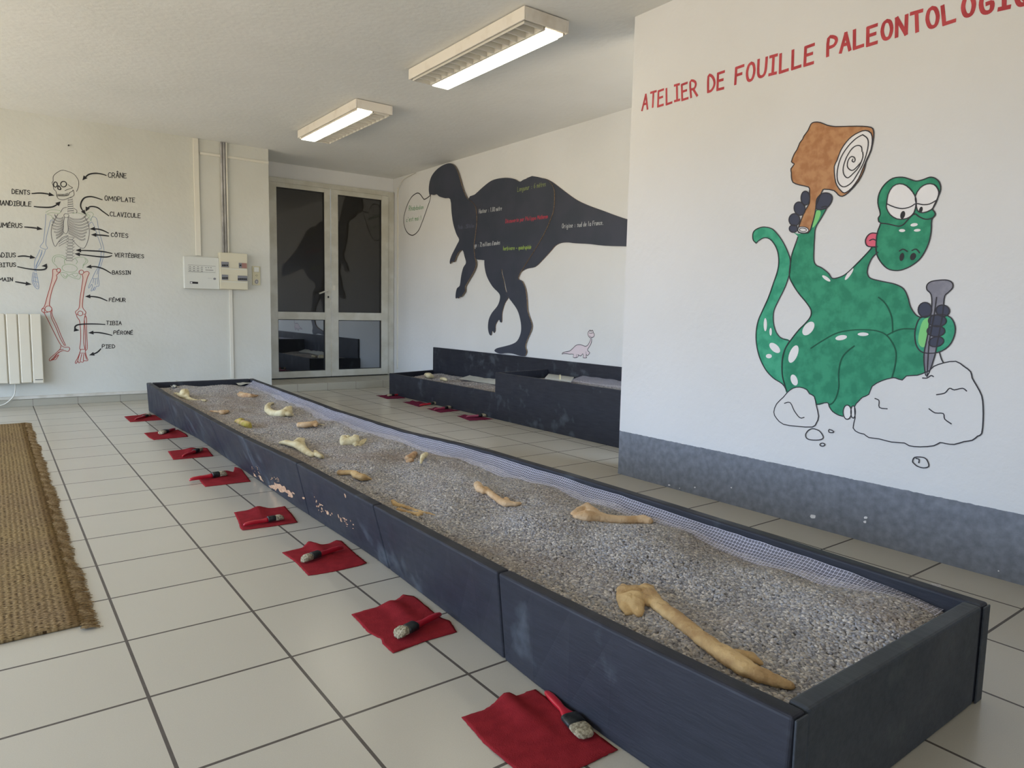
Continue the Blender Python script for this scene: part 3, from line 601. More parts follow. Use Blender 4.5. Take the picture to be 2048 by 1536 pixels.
def brush(p0, p1, w, label, hm='handle', shag=0, z=.004, thick=.5, hb=.6, group='brushes on the red cloths'):
    """p0 handle tip, p1 bristle tip (pixels on the floor)"""
    a = onZ(*p0, 0); b = onZ(*p1, 0); a.z = b.z = z; d = b-a; L = d.length; ang = math.atan2(d.y, d.x)
    t = thing('paintbrush', a.copy(), label, 'paintbrush', group); t.rotation_euler = (0, 0, ang)
    ORG[t.name] = Vector((0, 0, 0))
    def loft(nm, secs, mt, n=14, seed=0, jag=0):
        V = []; Fc = []
        for s, ww, hh in secs:
            for k in range(n):
                c, q = cos(2*pi*k/n), sin(2*pi*k/n); c = math.copysign(abs(c)**.7, c); q = math.copysign(abs(q)**.7, q)
                j = jag*noise.noise(Vector((k*2.1+seed, s*40, 1))) if jag else 0
                V.append((s*L+j, c*ww*(1+j*20), q*hh+max(hh, .004)*1.0+.001))
        for i in range(len(secs)-1):
            for k in range(n): Fc.append((i*n+k, i*n+(k+1) % n, (i+1)*n+(k+1) % n, (i+1)*n+k))
        Fc.append(tuple(range(n))[::-1]); Fc.append(tuple(range((len(secs)-1)*n, len(secs)*n)))
        return mesh(nm, V, Fc, mt, t, smooth=True)
    W = w/2; h = W*thick
    loft('handle', [(0, W*.16, h*.35), (.03, W*.32, h*.55), (.12, W*.42, h*.7), (.28, W*.44, h*.75), (.42, W*.36, h*.7), (hb-.06, W*.62, h*.8), (hb, W*.86, h*.85)], M[hm])
    loft('ferrule', [(hb-.005, W*.95, h), (hb+.01, W, h*1.04), (.77, W*1.0, h*1.04), (.785, W*.97, h)], M['ferr'])
    o = loft('bristles', [(.775, W*.92, h*.9), (.84, W*(1+.12*shag), h*(1.05+.4*shag)), (.92, W*(1.0+.25*shag), h*(1.0+.3*shag)), (.97, W*(.85+.2*shag), h*.8), (1.0, W*.5, h*.4)], M['brist'], 20, p0[0], .004+.006*shag)
    if shag:
        tx = bpy.data.textures.get('tuft') or bpy.data.textures.new('tuft', 'CLOUDS'); tx.noise_scale = .008
        s_ = o.modifiers.new('sub', 'SUBSURF'); s_.levels = s_.render_levels = 2; m_ = o.modifiers.new('tuft', 'DISPLACE'); m_.texture = tx; m_.strength = .008; m_.texture_coords = 'GLOBAL'
    return t
brush((1091.6, 1391.6), (1174, 1484), .046, 'largest-looking red-handled brush, flat and wide, on the nearest red cloth', thick=.35, z=.006)
brush((882.2, 1235.6), (792, 1282), .036, 'red-handled brush with shaggy fanned bristles on the second nearest red cloth', shag=.45, thick=.62, z=.006)
brush((686, 1101), (604, 1129), .030, 'red-handled brush with rounded pale bristles pointing left on the third nearest red cloth', thick=.8, z=.006)
brush((487, 1055), (567.3, 1041), .028, 'red-handled brush along the front edge of the cloth that lies clear of the trough', thick=.8, z=.005)
brush((378.7, 964.9), (453.5, 953.3), .034, 'red-handled brush whose handle tip overhangs its cloth onto the tiles', thick=.8, z=.006)
brush((365, 916.7), (404, 903), .030, 'slim red-handled brush on the third red cloth from the far end', thick=.8, z=.005)
brush((350, 861), (321, 870.5), .046, 'grey-tipped brush seen nearly end-on, on the second red cloth from the far end', thick=.5, z=.005)
brush((270, 841.8), (300, 833), .034, 'dark-tipped brush on the farthest red cloth', thick=.6, z=.005)
PB = 'brushes on the plum cloths'
brush((803, 791), (775.5, 793.7), .045, 'pale-tipped brush pointing at the door on the plum cloth nearest the door', thick=.5, z=.005, group=PB)
brush((839, 813), (874, 809), .040, 'orange-red handled brush whose pale tip overhangs its plum cloth', thick=.6, z=.005, group=PB)
brush((868, 822), (901, 817.3), .040, 'plum-handled brush on the second plum cloth from the right', 'handlep', thick=.6, z=.005, group=PB)
brush((932.3, 836.6), (971.5, 833.8), .040, 'pink-handled brush on the plum cloth farthest right', 'handlep', thick=.6, z=.005, group=PB)
# ------------------------------------------------------------------ back trough
YE = -8.6
bt = thing('back_trough', (10.3*T, -2*T, 0), 'dark grey two-level wooden trough standing along the far wall under the dinosaur silhouette', 'trough')
BY0, BY1 = 3.86, 4.40
def slab(name, P, z0, z1, mt, parent, bevel=.003):
    """vertical board on footprint polygon P (tiles)"""
    n = len(P); V = [(x*T, y*T, z0*T) for x, y in P]+[(x*T, y*T, z1*T) for x, y in P]
    Fc = [tuple(range(n))[::-1], tuple(range(n, 2*n))]+[(i, (i+1) % n, n+(i+1) % n, n+i) for i in range(n)]
    o = mesh(name, V, Fc, mt, parent)
    bm = bmesh.new(); bm.from_mesh(o.data); bmesh.ops.recalc_face_normals(bm, faces=bm.faces); bm.to_mesh(o.data); bm.free()
    if bevel: bev(o, bevel)
    return o
w = .08
slab('front_board', [(BX, BY0), (BX+w, BY0), (BX+w, BYS), (BX, BYS)], 0, BZ, M['board'], bt)
slab('front_board', [(BX-.004, BYS), (BX+w, BYS), (BX+w, YE), (BX-.004, YE)], 0, BZ2, M['board'], bt)
slab('end_board', [(BX+w, BY0), (XD-.01, BY1), (XD-.01, BY1-w), (BX+w, BY0-w)], 0, BZ, M['board'], bt)
slab('divider_board', [(BX+w, BYS), (XD-.09, BYS+.25), (XD-.09, BYS+.25-w), (BX+w, BYS-w)], 0, BZ2, M['board'], bt)
slab('back_board', [(XD-.08, BY1-w), (XD-.01, BY1-w), (XD-.01, YE), (XD-.08, YE)], 0, BTZ, M['board'], bt)
slab('end_board', [(BX+w, YE), (XD-.08, YE), (XD-.08, YE+w), (BX+w, YE+w)], 0, BZ2, M['board'], bt)
bz = lambda x, y: .53+.05*fbm(x, y, 1.5)+.06*max(0, (x-10.3))
gmesh('gravel_bed', bz, lambda y: BX+w+.01, lambda y: XD-.09, BY0-.1, BYS+.28, 20, 60, 16000, 'grey gravel in the low left half of the back trough', 2)
gmesh('gravel_bed', lambda x, y: .98+.02*fbm(x, y, 2), lambda y: BX+w+.01, lambda y: XD-.09, BYS-.1, YE+.1, 20, 60, 12000, 'grey gravel in the high right half of the back trough', 3)
rows = []
for j in range(80):
    Y = 2.0-3.6*j/79; wd = .35+.2*fbm(3, Y, 1.4)
    rows.append([Vector(((XD-.1-wd*s/5)*T, Y*T, ((.70+.04*fbm(8, Y, 3))*(1-s/5)+.60*s/5)*T)) for s in range(6)])
strip('mesh_liner', rows, M['film'], 'crumpled white plastic sheet at the back of the low half of the back trough', 'plastic sheet')
rows = []
for j in range(80):
    Y = -3.2-4.8*j/79
    rows.append([Vector(((XD-.1-.5*s/5)*T, Y*T, ((1.13+.02*fbm(8, Y, 3))*(1-s/5)+1.02*s/5)*T)) for s in range(6)])
strip('mesh_liner', rows, M['net'], 'white netting at the back of the high half of the back trough', 'netting')
bz0 = lambda x, y: .56
bone([[(853, 749.5, 4), (858, 751, 5.5), (864, 753, 3.5)]], M['bonec'], 'small cream bone in the low half of the back trough, nearer the door', zfun=bz0, lift=.8)
bone([[(883, 757.5, 3), (889, 758.5, 3.5), (893, 760, 2.5)]], M['bonec'], 'tiny cream bone in the low half of the back trough, right of the other', zfun=bz0, lift=.8)
q = onZ(1119.5, 764, 1.0); tag(tube('bone_stick', M['bonec'], [q, q+Vector((0, 0, .02)), q+Vector((.002, 0, .045)), q+Vector((0, 0, .06))], .008, rr=[.008, .007, .008, .009]), 'short cream bone standing upright in the high half of the back trough', 'bone')
c = [onZ(x, y, 1.03) for x, y in ((1100, 747), (1150, 754), (1142, 765), (1090, 758))]
V = [tuple(p) for p in c]+[tuple(p+Vector((0, 0, .012))) for p in c]
tag(mesh('wooden_panel', V, [(3, 2, 1, 0), (4, 5, 6, 7), (0, 1, 5, 4), (1, 2, 6, 5), (2, 3, 7, 6), (3, 0, 4, 7)], M['film'], bevel=.001), 'pale flat panel lying on the gravel in the high half of the back trough', 'panel')
# ------------------------------------------------------------------ dinosaur silhouette of painted board
def c8(P, ox=780, oy=300, s=3.656): return [(ox+x/s, oy+y/s) for x, y in P]
PIECE = {
 'tail_panel': [(1000, 205), (1110, 205), (1165, 222), (1215, 255), (1300, 320), (1370, 368), (1450, 405), (1560, 445), (1640, 475), (1730, 505), (1850, 535), (1850, 712), (1727, 705), (1570, 700), (1450, 687), (1350, 682), (1300, 676), (1250, 680), (1210, 700), (1170, 745), (1110, 810), (1060, 855), (1000, 868), (955, 895), (930, 920), (900, 800), (900, 400)],
 'far_leg_panel': [(700, 760), (690, 800), (692, 860), (710, 930), (750, 1000), (798, 1050), (803, 1090), (785, 1140), (745, 1190), (722, 1240), (716, 1300), (725, 1345), (740, 1355), (748, 1320), (760, 1338), (770, 1320), (772, 1280), (795, 1240), (805, 1258), (817, 1255), (820, 1190), (840, 1120), (862, 1085), (862, 1050), (845, 1030), (830, 950), (815, 880), (830, 780)],
 'body_panel': [(575, 355), (620, 325), (680, 270), (740, 225), (800, 207), (860, 203), (910, 213), (948, 232), (980, 215), (1040, 200), (1110, 205), (1160, 228), (1190, 270), (1200, 320), (1195, 430), (1170, 510), (1120, 620), (1050, 740), (980, 850), (935, 935), (965, 960), (990, 1020), (1000, 1100), (1005, 1180), (1035, 1270), (1030, 1320), (1000, 1390), (988, 1440), (998, 1470), (985, 1505), (950, 1505), (900, 1490), (850, 1485), (810, 1490), (785, 1484), (763, 1468), (780, 1450), (830, 1437), (890, 1420), (930, 1395), (955, 1340), (958, 1280), (945, 1210), (925, 1160), (890, 1110), (868, 1080), (850, 1020), (838, 960), (824, 905), (816, 862), (790, 840), (690, 806), (625, 793), (600, 700), (590, 500)],
 'head_and_arm_panel': [(290, 330), (283, 290), (290, 230), (310, 180), (350, 135), (400, 105), (440, 97), (470, 115), (490, 150), (510, 210), (530, 280), (560, 350), (590, 372), (615, 400), (628, 440), (632, 520), (622, 620), (612, 700), (618, 780), (628, 840), (605, 900), (570, 960), (548, 1000), (550, 1030), (530, 1060), (520, 1075), (510, 1070), (500, 1085), (490, 1080), (480, 1085), (480, 1050), (490, 1010), (510, 990), (520, 920), (535, 860), (555, 825), (545, 780), (530, 732), (500, 748), (480, 790), (470, 820), (455, 812), (440, 833), (437, 810), (450, 770), (470, 730), (490, 690), (505, 655), (485, 615), (462, 540), (450, 460), (440, 360), (400, 352), (360, 340), (340, 322), (318, 329), (300, 325)]}
dn = thing('dinosaur_silhouette', (XD*T, -0.7*T, BTZ*T), 'large dark slate plywood dinosaur silhouette standing on the back board, with chalk writing', 'dinosaur cutout')
LAY = {'tail_panel': (.0, .008), 'far_leg_panel': (.0, .008), 'body_panel': (.009, .018), 'head_and_arm_panel': (.019, .027)}
PN = {}
def extr(P3, nrm, th, name, mats, parent):
    n = len(P3); V = list(P3)+[p+nrm*th for p in P3]
    tri = tessellate_polygon([P3]); Fc = []; mi = []
    for t in tri: Fc.append(tuple(t)); mi.append(1); Fc.append(tuple(n+i for i in reversed(t))); mi.append(0)
    for i in range(n): Fc.append((i, (i+1) % n, n+(i+1) % n, n+i)); mi.append(1)
    o = mesh(name, V, Fc, mats, parent, mi=mi); bm = bmesh.new(); bm.from_mesh(o.data); bmesh.ops.recalc_face_normals(bm, faces=bm.faces); bm.to_mesh(o.data); bm.free(); return o
NX = Vector((-1, 0, 0))
for nm, P in PIECE.items():
    a, b = LAY[nm]; X = XD-b/T
    P3 = [onX(q.x, q.y, X) for q in cat([(x, y, 0) for x, y in c8(P)], 3, True)]
    for p in P3: p.z = min(p.z, (H-.01)*T); p.x = (XD*T)-a
    PN[nm] = extr([p.copy() for p in P3], NX, b-a, nm, [M['slate'], M['ply']], dn)
for p0, p1 in [((618, 400), (610, 690))]: pass
# ------------------------------------------------------------------ strokes, fills and lettering on a wall plane
class Plane:
    def __init__(s, ax, v, ox=0, oy=0, sc=1.0): s.ax, s.v, s.ox, s.oy, s.sc = ax, v, ox, oy, sc
    def crop(s, ox, oy, sc): return Plane(s.ax, s.v, ox, oy, sc)
    def p2(s, x, y):
        X, Y = s.ox+x/s.sc, s.oy+y/s.sc
        q = onX(X, Y, s.v) if s.ax == 'x' else onY(X, Y, s.v)
        return Vector((q.y, q.z)) if s.ax == 'x' else Vector((q.x, q.z))
    def p3(s, a, lift): return Vector((s.v*T-lift, a.x, a.y)) if s.ax == 'x' else Vector((a.x, s.v*T-lift, a.y))
class Art:
    """collects flat paint shapes of one colour on one plane"""
    def __init__(s, pl, lift): s.pl, s.lift, s.V, s.F = pl, lift, [], []
    def line2(s, P, w, closed=False, taper=False):
        P = [p for i, p in enumerate(P) if i == 0 or (p-P[i-1]).length > 1e-5]; n = len(P)
        if n < 2: return
        if not closed and not taper:
            for i in range(1, n-1):
                d0, d1 = (P[i]-P[i-1]).normalized(), (P[i+1]-P[i]).normalized()
                if d0.dot(d1) < .5: s.line2(P[:i+1], w); s.line2(P[i:], w); return
            P = list(P); P[0] = P[0]-(P[1]-P[0]).normalized()*w*.35; P[-1] = P[-1]+(P[-1]-P[-2]).normalized()*w*.35
        s.lift += 1e-5
        b = len(s.V)
        for i, p in enumerate(P):
            if closed: d = P[(i+1) % n]-P[i-1]
            else: d = P[min(i+1, n-1)]-P[max(i-1, 0)]
            if d.length < 1e-7: d = Vector((1, 0))
            d.normalize(); q = Vector((-d.y, d.x))*w/2*(1 if not taper else (.75+.35*sin(pi*i/(n-1))))
            s.V += [s.pl.p3(p+q, s.lift+3e-6*i), s.pl.p3(p-q, s.lift+3e-6*i)]
        for i in range(n if closed else n-1):
            j = (i+1) % n; s.F.append((b+2*i, b+2*i+1, b+2*j+1, b+2*j))
    def stroke(s, P, w, smooth=5, closed=False, taper=False):
        Q = cat([(x, y, 0) for x, y in P], smooth, closed) if smooth and len(P) > 2 else [Vector((x, y, 0)) for x, y in P]
        s.line2([s.pl.p2(q.x, q.y) for q in Q], w, closed, taper)
    def fill(s, P, smooth=4):
        Q = cat([(x, y, 0) for x, y in P], smooth, True) if smooth else [Vector((x, y, 0)) for x, y in P]
        R = [s.pl.p2(q.x, q.y) for q in Q]; b = len(s.V); s.V += [s.pl.p3(p, s.lift) for p in R]
        for t in tessellate_polygon([[Vector((p.x, p.y, 0)) for p in R]]): s.F.append(tuple(b+i for i in t))
    def ell(s, cx, cy, rx, ry, rot=0, w=None, n=20):
        r = math.radians(rot); P = [(cx+cos(a)*rx*cos(r)-sin(a)*ry*sin(r), cy+cos(a)*rx*sin(r)+sin(a)*ry*cos(r)) for a in [2*pi*i/n for i in range(n)]]
        if w: s.stroke(P, w, 0, True)
        else: s.fill(P, 0)
    def arrow(s, P, w, head):
        Q = [s.pl.p2(q.x, q.y) for q in cat([(x, y, 0) for x, y in P], 5)]
        d = (Q[-1]-Q[-3]).normalized(); n = Vector((-d.y, d.x)); tip = Q[-1]; base = tip-d*head
        s.line2(Q[:-2]+[base], w, taper=True); b = len(s.V); s.V += [s.pl.p3(v, s.lift) for v in (tip, base+n*head*.42, base-n*head*.42)]; s.F.append((b, b+1, b+2))
    def text(s, st, BL, BR, TR, TL, w, jit=.03, gap=.28):
        """hand lettering inside the quad BL BR TR TL (crop pixels)"""
        c = [s.pl.p2(*q) for q in (BL, BR, TR, TL)]; adv = []; x = 0
        for ch in st:
            g, wd = glyph(ch); adv.append((x, wd, g)); x += wd+gap
        tot = x-gap
        for x0, wd, g in adv:
            jy = random.uniform(-jit, jit); js = random.uniform(1-jit, 1+jit)
            for pl in g:
                P = []
                for gx, gy in pl:
                    u = (x0+gx*wd)/tot; v = gy*js+jy; P.append((c[0]*(1-u)+c[1]*u)*(1-v)+(c[3]*(1-u)+c[2]*u)*v)
                s.line2(P, w)
    def done(s, name, mt, parent=None):
        return mesh(name, s.V, s.F, mt, parent) if s.F else None
_O = '.5,1 .2,.9 .03,.5 .2,.1 .5,0 .8,.1 .97,.5 .8,.9 .5,1'
_o = '.5,.6 .15,.5 .05,.3 .2,.04 .5,0 .85,.1 .95,.3 .8,.55 .5,.6'
GL = {'A': '0,0 .5,1 1,0|.2,.38 .82,.38', 'B': '0,0 0,1 .7,.97 .85,.78 .6,.55 0,.52|.6,.55 .95,.4 .9,.1 .5,0 0,0', 'C': '.95,.85 .6,1 .2,.88 .03,.5 .2,.12 .6,0 .95,.12', 'D': '0,0 0,1 .55,.93 .92,.6 .9,.3 .5,.04 0,0',
 'E': '.9,1 0,.97 0,0 .9,.02|0,.52 .75,.54', 'F': '.95,1 0,.97 0,0|0,.52 .75,.54', 'G': '.95,.85 .6,1 .2,.88 .03,.5 .2,.1 .6,0 .92,.12 .95,.45 .55,.45', 'H': '0,0 0,1|1,0 1,1|0,.5 1,.5', 'I': '.5,0 .5,1|0,1 1,1|0,0 1,0', 'L': '0,1 .05,0 .95,.03',
 'M': '0,0 .1,1 .5,.35 .9,1 1,0', 'N': '0,0 .05,1 .9,0 1,1', 'O': _O, 'P': '0,0 0,1 .65,.98 .92,.76 .65,.5 0,.46', 'Q': _O+'|.6,.3 1,-.05', 'R': '0,0 0,1 .65,.98 .88,.76 .6,.52 0,.5|.4,.5 .95,0', 'S': '.9,.85 .5,1 .12,.85 .15,.62 .8,.42 .9,.18 .5,0 .05,.14', 'T': '0,1 1,1|.5,1 .5,0', 'U': '0,1 .03,.3 .25,.02 .7,.02 .95,.3 1,1', 'V': '0,1 .5,0 1,1',
 'a': '.9,.55 .5,.6 .1,.4 .15,.08 .5,0 .88,.2 .9,.55 .95,0', 'b': '.05,1 .08,0 .6,.02 .92,.25 .75,.55 .4,.58 .1,.4', 'c': '.9,.5 .5,.6 .1,.35 .3,.03 .9,.08', 'd': '.9,1 .9,0|.9,.45 .45,.58 .08,.3 .3,0 .88,.12', 'e': '.1,.3 .9,.36 .7,.58 .35,.56 .08,.28 .3,.02 .85,.06', 'g': '.9,.5 .45,.6 .08,.3 .4,.05 .88,.2 .9,.55 .85,-.25 .4,-.35 .1,-.2', 'h': '.05,1 .08,0|.08,.38 .5,.6 .85,.45 .9,0', 'i': '.5,.55 .5,0|.45,.78 .55,.8', 'k': '.05,1 .05,0|.8,.6 .1,.25 .9,0', 'l': '.5,1 .5,0', 'm': '0,0 0,.58|0,.4 .25,.6 .48,.4 .5,0|.5,.4 .75,.6 .97,.4 1,0', 'n': '.05,0 .05,.58|.05,.35 .5,.6 .88,.4 .9,0', 'o': _o, 'p': '.05,.58 .05,-.35|.08,.4 .5,.6 .92,.32 .6,.02 .08,.1', 'q': '.9,.58 .9,-.35|.9,.4 .5,.6 .08,.3 .4,.02 .9,.12', 'r': '.1,0 .1,.58|.1,.35 .5,.58 .9,.52', 's': '.85,.52 .45,.6 .15,.45 .8,.2 .6,.02 .1,.06', 't': '.5,.9 .5,.05 .85,.02|.1,.58 .9,.58', 'u': '.05,.58 .1,.12 .45,0 .85,.2 .9,.58 .95,0', 'v': '.05,.58 .5,0 .95,.58',
 '0': _O, '1': '.2,.75 .5,1 .5,0', '2': '.1,.8 .4,1 .85,.8 .75,.5 .1,.02 .95,.03', '4': '.7,0 .7,1 .05,.3 .95,.3', '5': '.85,1 .2,1 .15,.55 .65,.6 .9,.3 .6,.02 .1,.06', '6': '.8,.95 .3,.75 .08,.3 .4,0 .85,.15 .8,.42 .4,.5 .1,.3', '7': '.05,1 .95,1 .4,0', '8': '.5,.52 .15,.75 .5,1 .85,.75 .5,.52 .08,.22 .5,0 .92,.22 .5,.52',
 ':': '.5,.5 .5,.42|.5,.12 .5,.04', '-': '.1,.35 .9,.35', "'": '.5,1 .45,.78', '!': '.5,1 .5,.28|.5,.08 .5,.0', '.': '.5,.06 .5,-.02', ',': '.5,.06 .4,-.12'}
ACC = {'É': ('E', '.4,1.12 .7,1.3'), 'È': ('E', '.35,1.3 .6,1.12'), 'Â': ('A', '.25,1.12 .5,1.3 .75,1.12'), 'Ô': ('O', '.25,1.12 .5,1.3 .75,1.12'), 'é': ('e', '.4,.72 .65,.9'), 'è': ('e', '.35,.9 .6,.72'), 'ê': ('e', '.25,.72 .5,.9 .75,.72')}
CURVY = set('BCDGOPQRSUJabcdeghmnopqrsu0235689')
def glyph(ch):
    if ch == ' ': return [], .55
    extra = []
    if ch in ACC: b, e = ACC[ch]; extra = [[tuple(map(float, p.split(','))) for p in e.split()]]; ch = b
    g = []
    for st in GL[ch].split('|'):
        P = [tuple(map(float, p.split(','))) for p in st.split()]
        if ch in CURVY and len(P) > 4 and ch not in 'E': P = [(q.x, q.y) for q in cat([(x, y, 0) for x, y in P], 3)]
        g.append(P)
    wd = {'I': .5, 'i': .3, 'l': .3, ':': .25, "'": .25, '!': .25, '.': .25, '1': .4, 'M': .95, 'm': .8, 't': .45, 'r': .45}.get(ch, .62 if ch.isupper() or ch.isdigit() else .48)
    return g+extra, wd
# chalk lettering on the silhouette (child parts of the panels they are written on)
P1 = Plane('x', XD-.018/T, 780, 300, 3.656); P2 = Plane('x', XD-.008/T, 780, 300, 3.656); P3_ = Plane('x', XD-.027/T, 780, 300, 3.656)
def chalk(pl, st, BL, BR, h, mt, parent, w=.005, gap=.22):
    w = .0055
    ws = st.split(' '); tot = len(st); k0 = 0
    for q in ws:
        u0, u1 = k0/tot, (k0+len(q)-.1)/tot; k0 += len(q)+1
        f = lambda u: (BL[0]+(BR[0]-BL[0])*u, BL[1]+(BR[1]-BL[1])*u)
        b, c = f(u0), f(u1); a = Art(pl, .0012); a.text(q, b, c, (c[0]+2, c[1]-h), (b[0]+2, b[1]-h), w, gap=gap); a.done('chalk_word', mt, parent)
chalk(P1, 'Longueur : 6 mètres', (932, 305), (1140, 262), 34, M['ch_y'], PN['body_panel'])
chalk(P1, 'Hauteur : 1.80 mètre', (650, 463), (818, 440), 30, M['ch_w'], PN['body_panel'], .003)
chalk(P1, 'Découverte par Philippe Matheron', (845, 535), (1155, 498), 28, M['ch_r'], PN['body_panel'], .003)
chalk(P1, "Age : 72 millions d'années", (612, 712), (805, 690), 30, M['ch_w'], PN['body_panel'], .003)
chalk(P1, 'herbivore - quadrupède', (828, 733), (1033, 722), 28, M['ch_g'], PN['body_panel'], .003)
chalk(P3_, 'Poids : 250 kilos', (498, 578), (616, 565), 26, M['ch_f'], PN['head_and_arm_panel'], .003)
chalk(P2, 'Origine : sud de la France.', (1258, 572), (1560, 545), 32, M['ch_w'], PN['tail_panel'], .0034)
# speech bubble painted on the far wall
PW = Plane('x', XD); pb = PW.crop(780, 360, 12.8)
sb = thing('painted_speech_bubble', (XD*T, 6*T, 4.8*T), 'black outlined speech bubble painted on the wall at the dinosaur silhouette mouth', 'painted speech bubble')
a = Art(pb, .0008); a.stroke([(1030, 400), (960, 455), (880, 495), (840, 455), (790, 385), (750, 348), (700, 335), (630, 370), (560, 430), (490, 540), (430, 680), (390, 800), (360, 930), (352, 1050), (370, 1180), (410, 1290), (470, 1370), (540, 1410), (600, 1410), (680, 1355), (750, 1260), (820, 1090), (880, 930), (960, 700), (1020, 530), (1040, 430)], .011, 4, True); a.done('outline', M['p_black'], sb)
for st, q in (('Rhabdodon', ((485, 785), (855, 735), (860, 640), (490, 670))), ("c'est", ((420, 1070), (595, 1047), (595, 940), (420, 965))), ('moi', ((640, 1041), (745, 1027), (745, 922), (640, 935))), ('!', ((785, 1022), (800, 1020), (800, 915), (785, 917)))):
    a = Art(pb, .0008); a.text(st, *q, .0085); a.done('word', M['t_green'], sb)
# small pink dinosaur drawing
pp = PW.crop(1110, 640, 17.07)
pk = thing('painted_pink_dinosaur', (XD*T, -3.6*T, 1.5*T), 'small pink long-necked dinosaur drawing on the far wall above the back trough', 'wall drawing')
OUT = [(240, 1165), (255, 1130), (300, 1100), (400, 1085), (500, 1060), (570, 1010), (640, 940), (700, 880), (780, 845), (880, 845), (960, 870), (1040, 900), (1110, 870), (1160, 800), (1200, 720), (1220, 650), (1210, 610), (1160, 570), (1130, 500), (1130, 430), (1160, 380), (1200, 345), (1235, 372), (1270, 350), (1300, 370), (1310, 430), (1340, 470), (1345, 530), (1310, 585), (1250, 595), (1255, 680), (1240, 780), (1200, 870), (1150, 950), (1110, 1010), (1130, 1060), (1180, 1100), (1190, 1130), (1140, 1190), (1100, 1220), (1070, 1170), (1065, 1250), (1090, 1290), (960, 1290), (975, 1220), (950, 1150), (900, 1220), (840, 1220), (780, 1180), (800, 1240), (730, 1285), (620, 1275), (640, 1170), (500, 1165), (380, 1150), (300, 1150)]
a = Art(pp, .0006); a.fill(OUT, 2); a.done('body', M['p_rosy'], pk)
a = Art(pp, .0010); a.ell(1205, 410, 30, 38); a.done('eye', M['p_white'], pk); a = Art(pp, .0010); a.ell(1260, 405, 28, 38); a.done('eye', M['p_white'], pk)
a = Art(pp, .0012); a.stroke(OUT, .005, 2, True); a.stroke([(1180, 530), (1210, 570), (1250, 590)], .003); a.stroke([(1170, 445), (1240, 455), (1300, 440)], .003); a.ell(1203, 400, 8, 10); a.ell(1258, 400, 8, 10); a.stroke([(735, 1170), (725, 1280)], .003, 0); a.stroke([(1065, 1180), (1060, 1080)], .003, 0); a.ell(1205, 410, 30, 38, w=.002); a.ell(1260, 405, 28, 38, w=.002); a.done('outline', M['p_line'], pk)
# ------------------------------------------------------------------ red lettering on the mural wall
PM = Plane('x', XM); pt = PM.crop(1240, 0, 2.535)
lt = thing('painted_lettering', (XM*T, -11*T, 5.3*T), 'large red hand-painted capitals reading ATELIER DE FOUILLE PALEONTOLOGIQUE on the white wall', 'wall lettering')
for wd, BL, BR, TR, TL, w in [('ATELIER', (112, 560), (393, 485), (387, 405), (118, 483), .0115), ('DE', (447, 463), (528, 447), (532, 360), (449, 382), .0125), ('FOUILLE', (585, 425), (983, 320), (988, 225), (590, 340), .013),
        ('PALEONTOL', (1053, 282), (1700, 104), (1693, 10), (1058, 192), .0135), ('OGIQUE', (1738, 88), (2285, -35), (2285, -150), (1738, -8), .0145)]:
    a = Art(pt, .0008); a.text(wd, BL, BR, TR, TL, w, .04, .27 if wd != 'OGIQUE' else .34)
    if wd == 'FOUILLE': pass
    a.done('word', M['p_red'], lt)
# ------------------------------------------------------------------ the green dinosaur mural
pg = PM.crop(1480, 220, 3.657)
gd = thing('dinosaur_mural', (XM*T, -12*T, MZ*T), 'large painted green dinosaur with wooden mallet and stone chisel on the white wall', 'mural')
def y3(L): return [(x, y+1170) for x, y in L]
TAIL = [(120, 975), (98, 950), (95, 910), (110, 880), (150, 860), (190, 857), (240, 872), (290, 925), (330, 990), (360, 1060), (370, 1110), (365, 1190), (355, 1230), (330, 1300), (285, 1390), (250, 1470), (247, 1550), (265, 1620), (300, 1665), (365, 1688), (380, 1800), (345, 2060), (325, 2020), (300, 1995), (245, 1960), (190, 1900), (145, 1810), (122, 1710), (120, 1620), (135, 1540), (165, 1470), (210, 1370), (245, 1270), (275, 1180), (285, 1110), (278, 1040), (255, 985), (220, 945), (180, 935), (140, 955)]
BODY = [(425, 930), (400, 1000), (380, 1060), (372, 1110), (362, 1210), (385, 1270), (430, 1340), (480, 1400), (515, 1450), (523, 1480), (515, 1515), (480, 1560), (430, 1610), (375, 1680), (330, 1750), (310, 1830), (310, 1930), (325, 2000), (345, 2060), (420, 2040), (500, 2060), (560, 2155), (640, 2140), (655, 2170), (680, 2205), (720, 2230), (755, 2240), (790, 2190), (840, 2165), (870, 2130), (945, 2080), (970, 2020), (1040, 1980), (1110, 1960), (1190, 1975), (1220, 1945), (1300, 1940), (1360, 1915), (1345, 1860), (1345, 1775), (1400, 1700), (1400, 1560), (1330, 1518), (1290, 1500), (1250, 1440), (1230, 1370), (1200, 1310), (1140, 1275), (1050, 1255), (960, 1232), (935, 1200), (935, 1165), (945, 1130), (970, 1080), (1010, 1040), (1010, 1000), (965, 1000), (955, 1020), (900, 1080), (850, 1130), (800, 1180), (750, 1215), (680, 1232), (650, 1195), (600, 1155), (560, 1135), (543, 1100), (543, 1020), (548, 930), (556, 860), (600, 785), (638, 710), (600, 712), (560, 730), (530, 800), (515, 880), (430, 905), (388, 893)]
HAND = y3([(1320, 350), (1290, 410), (1280, 480), (1295, 560), (1345, 605), (1450, 603), (1530, 555), (1570, 480), (1575, 410), (1545, 350), (1480, 325), (1390, 335)])
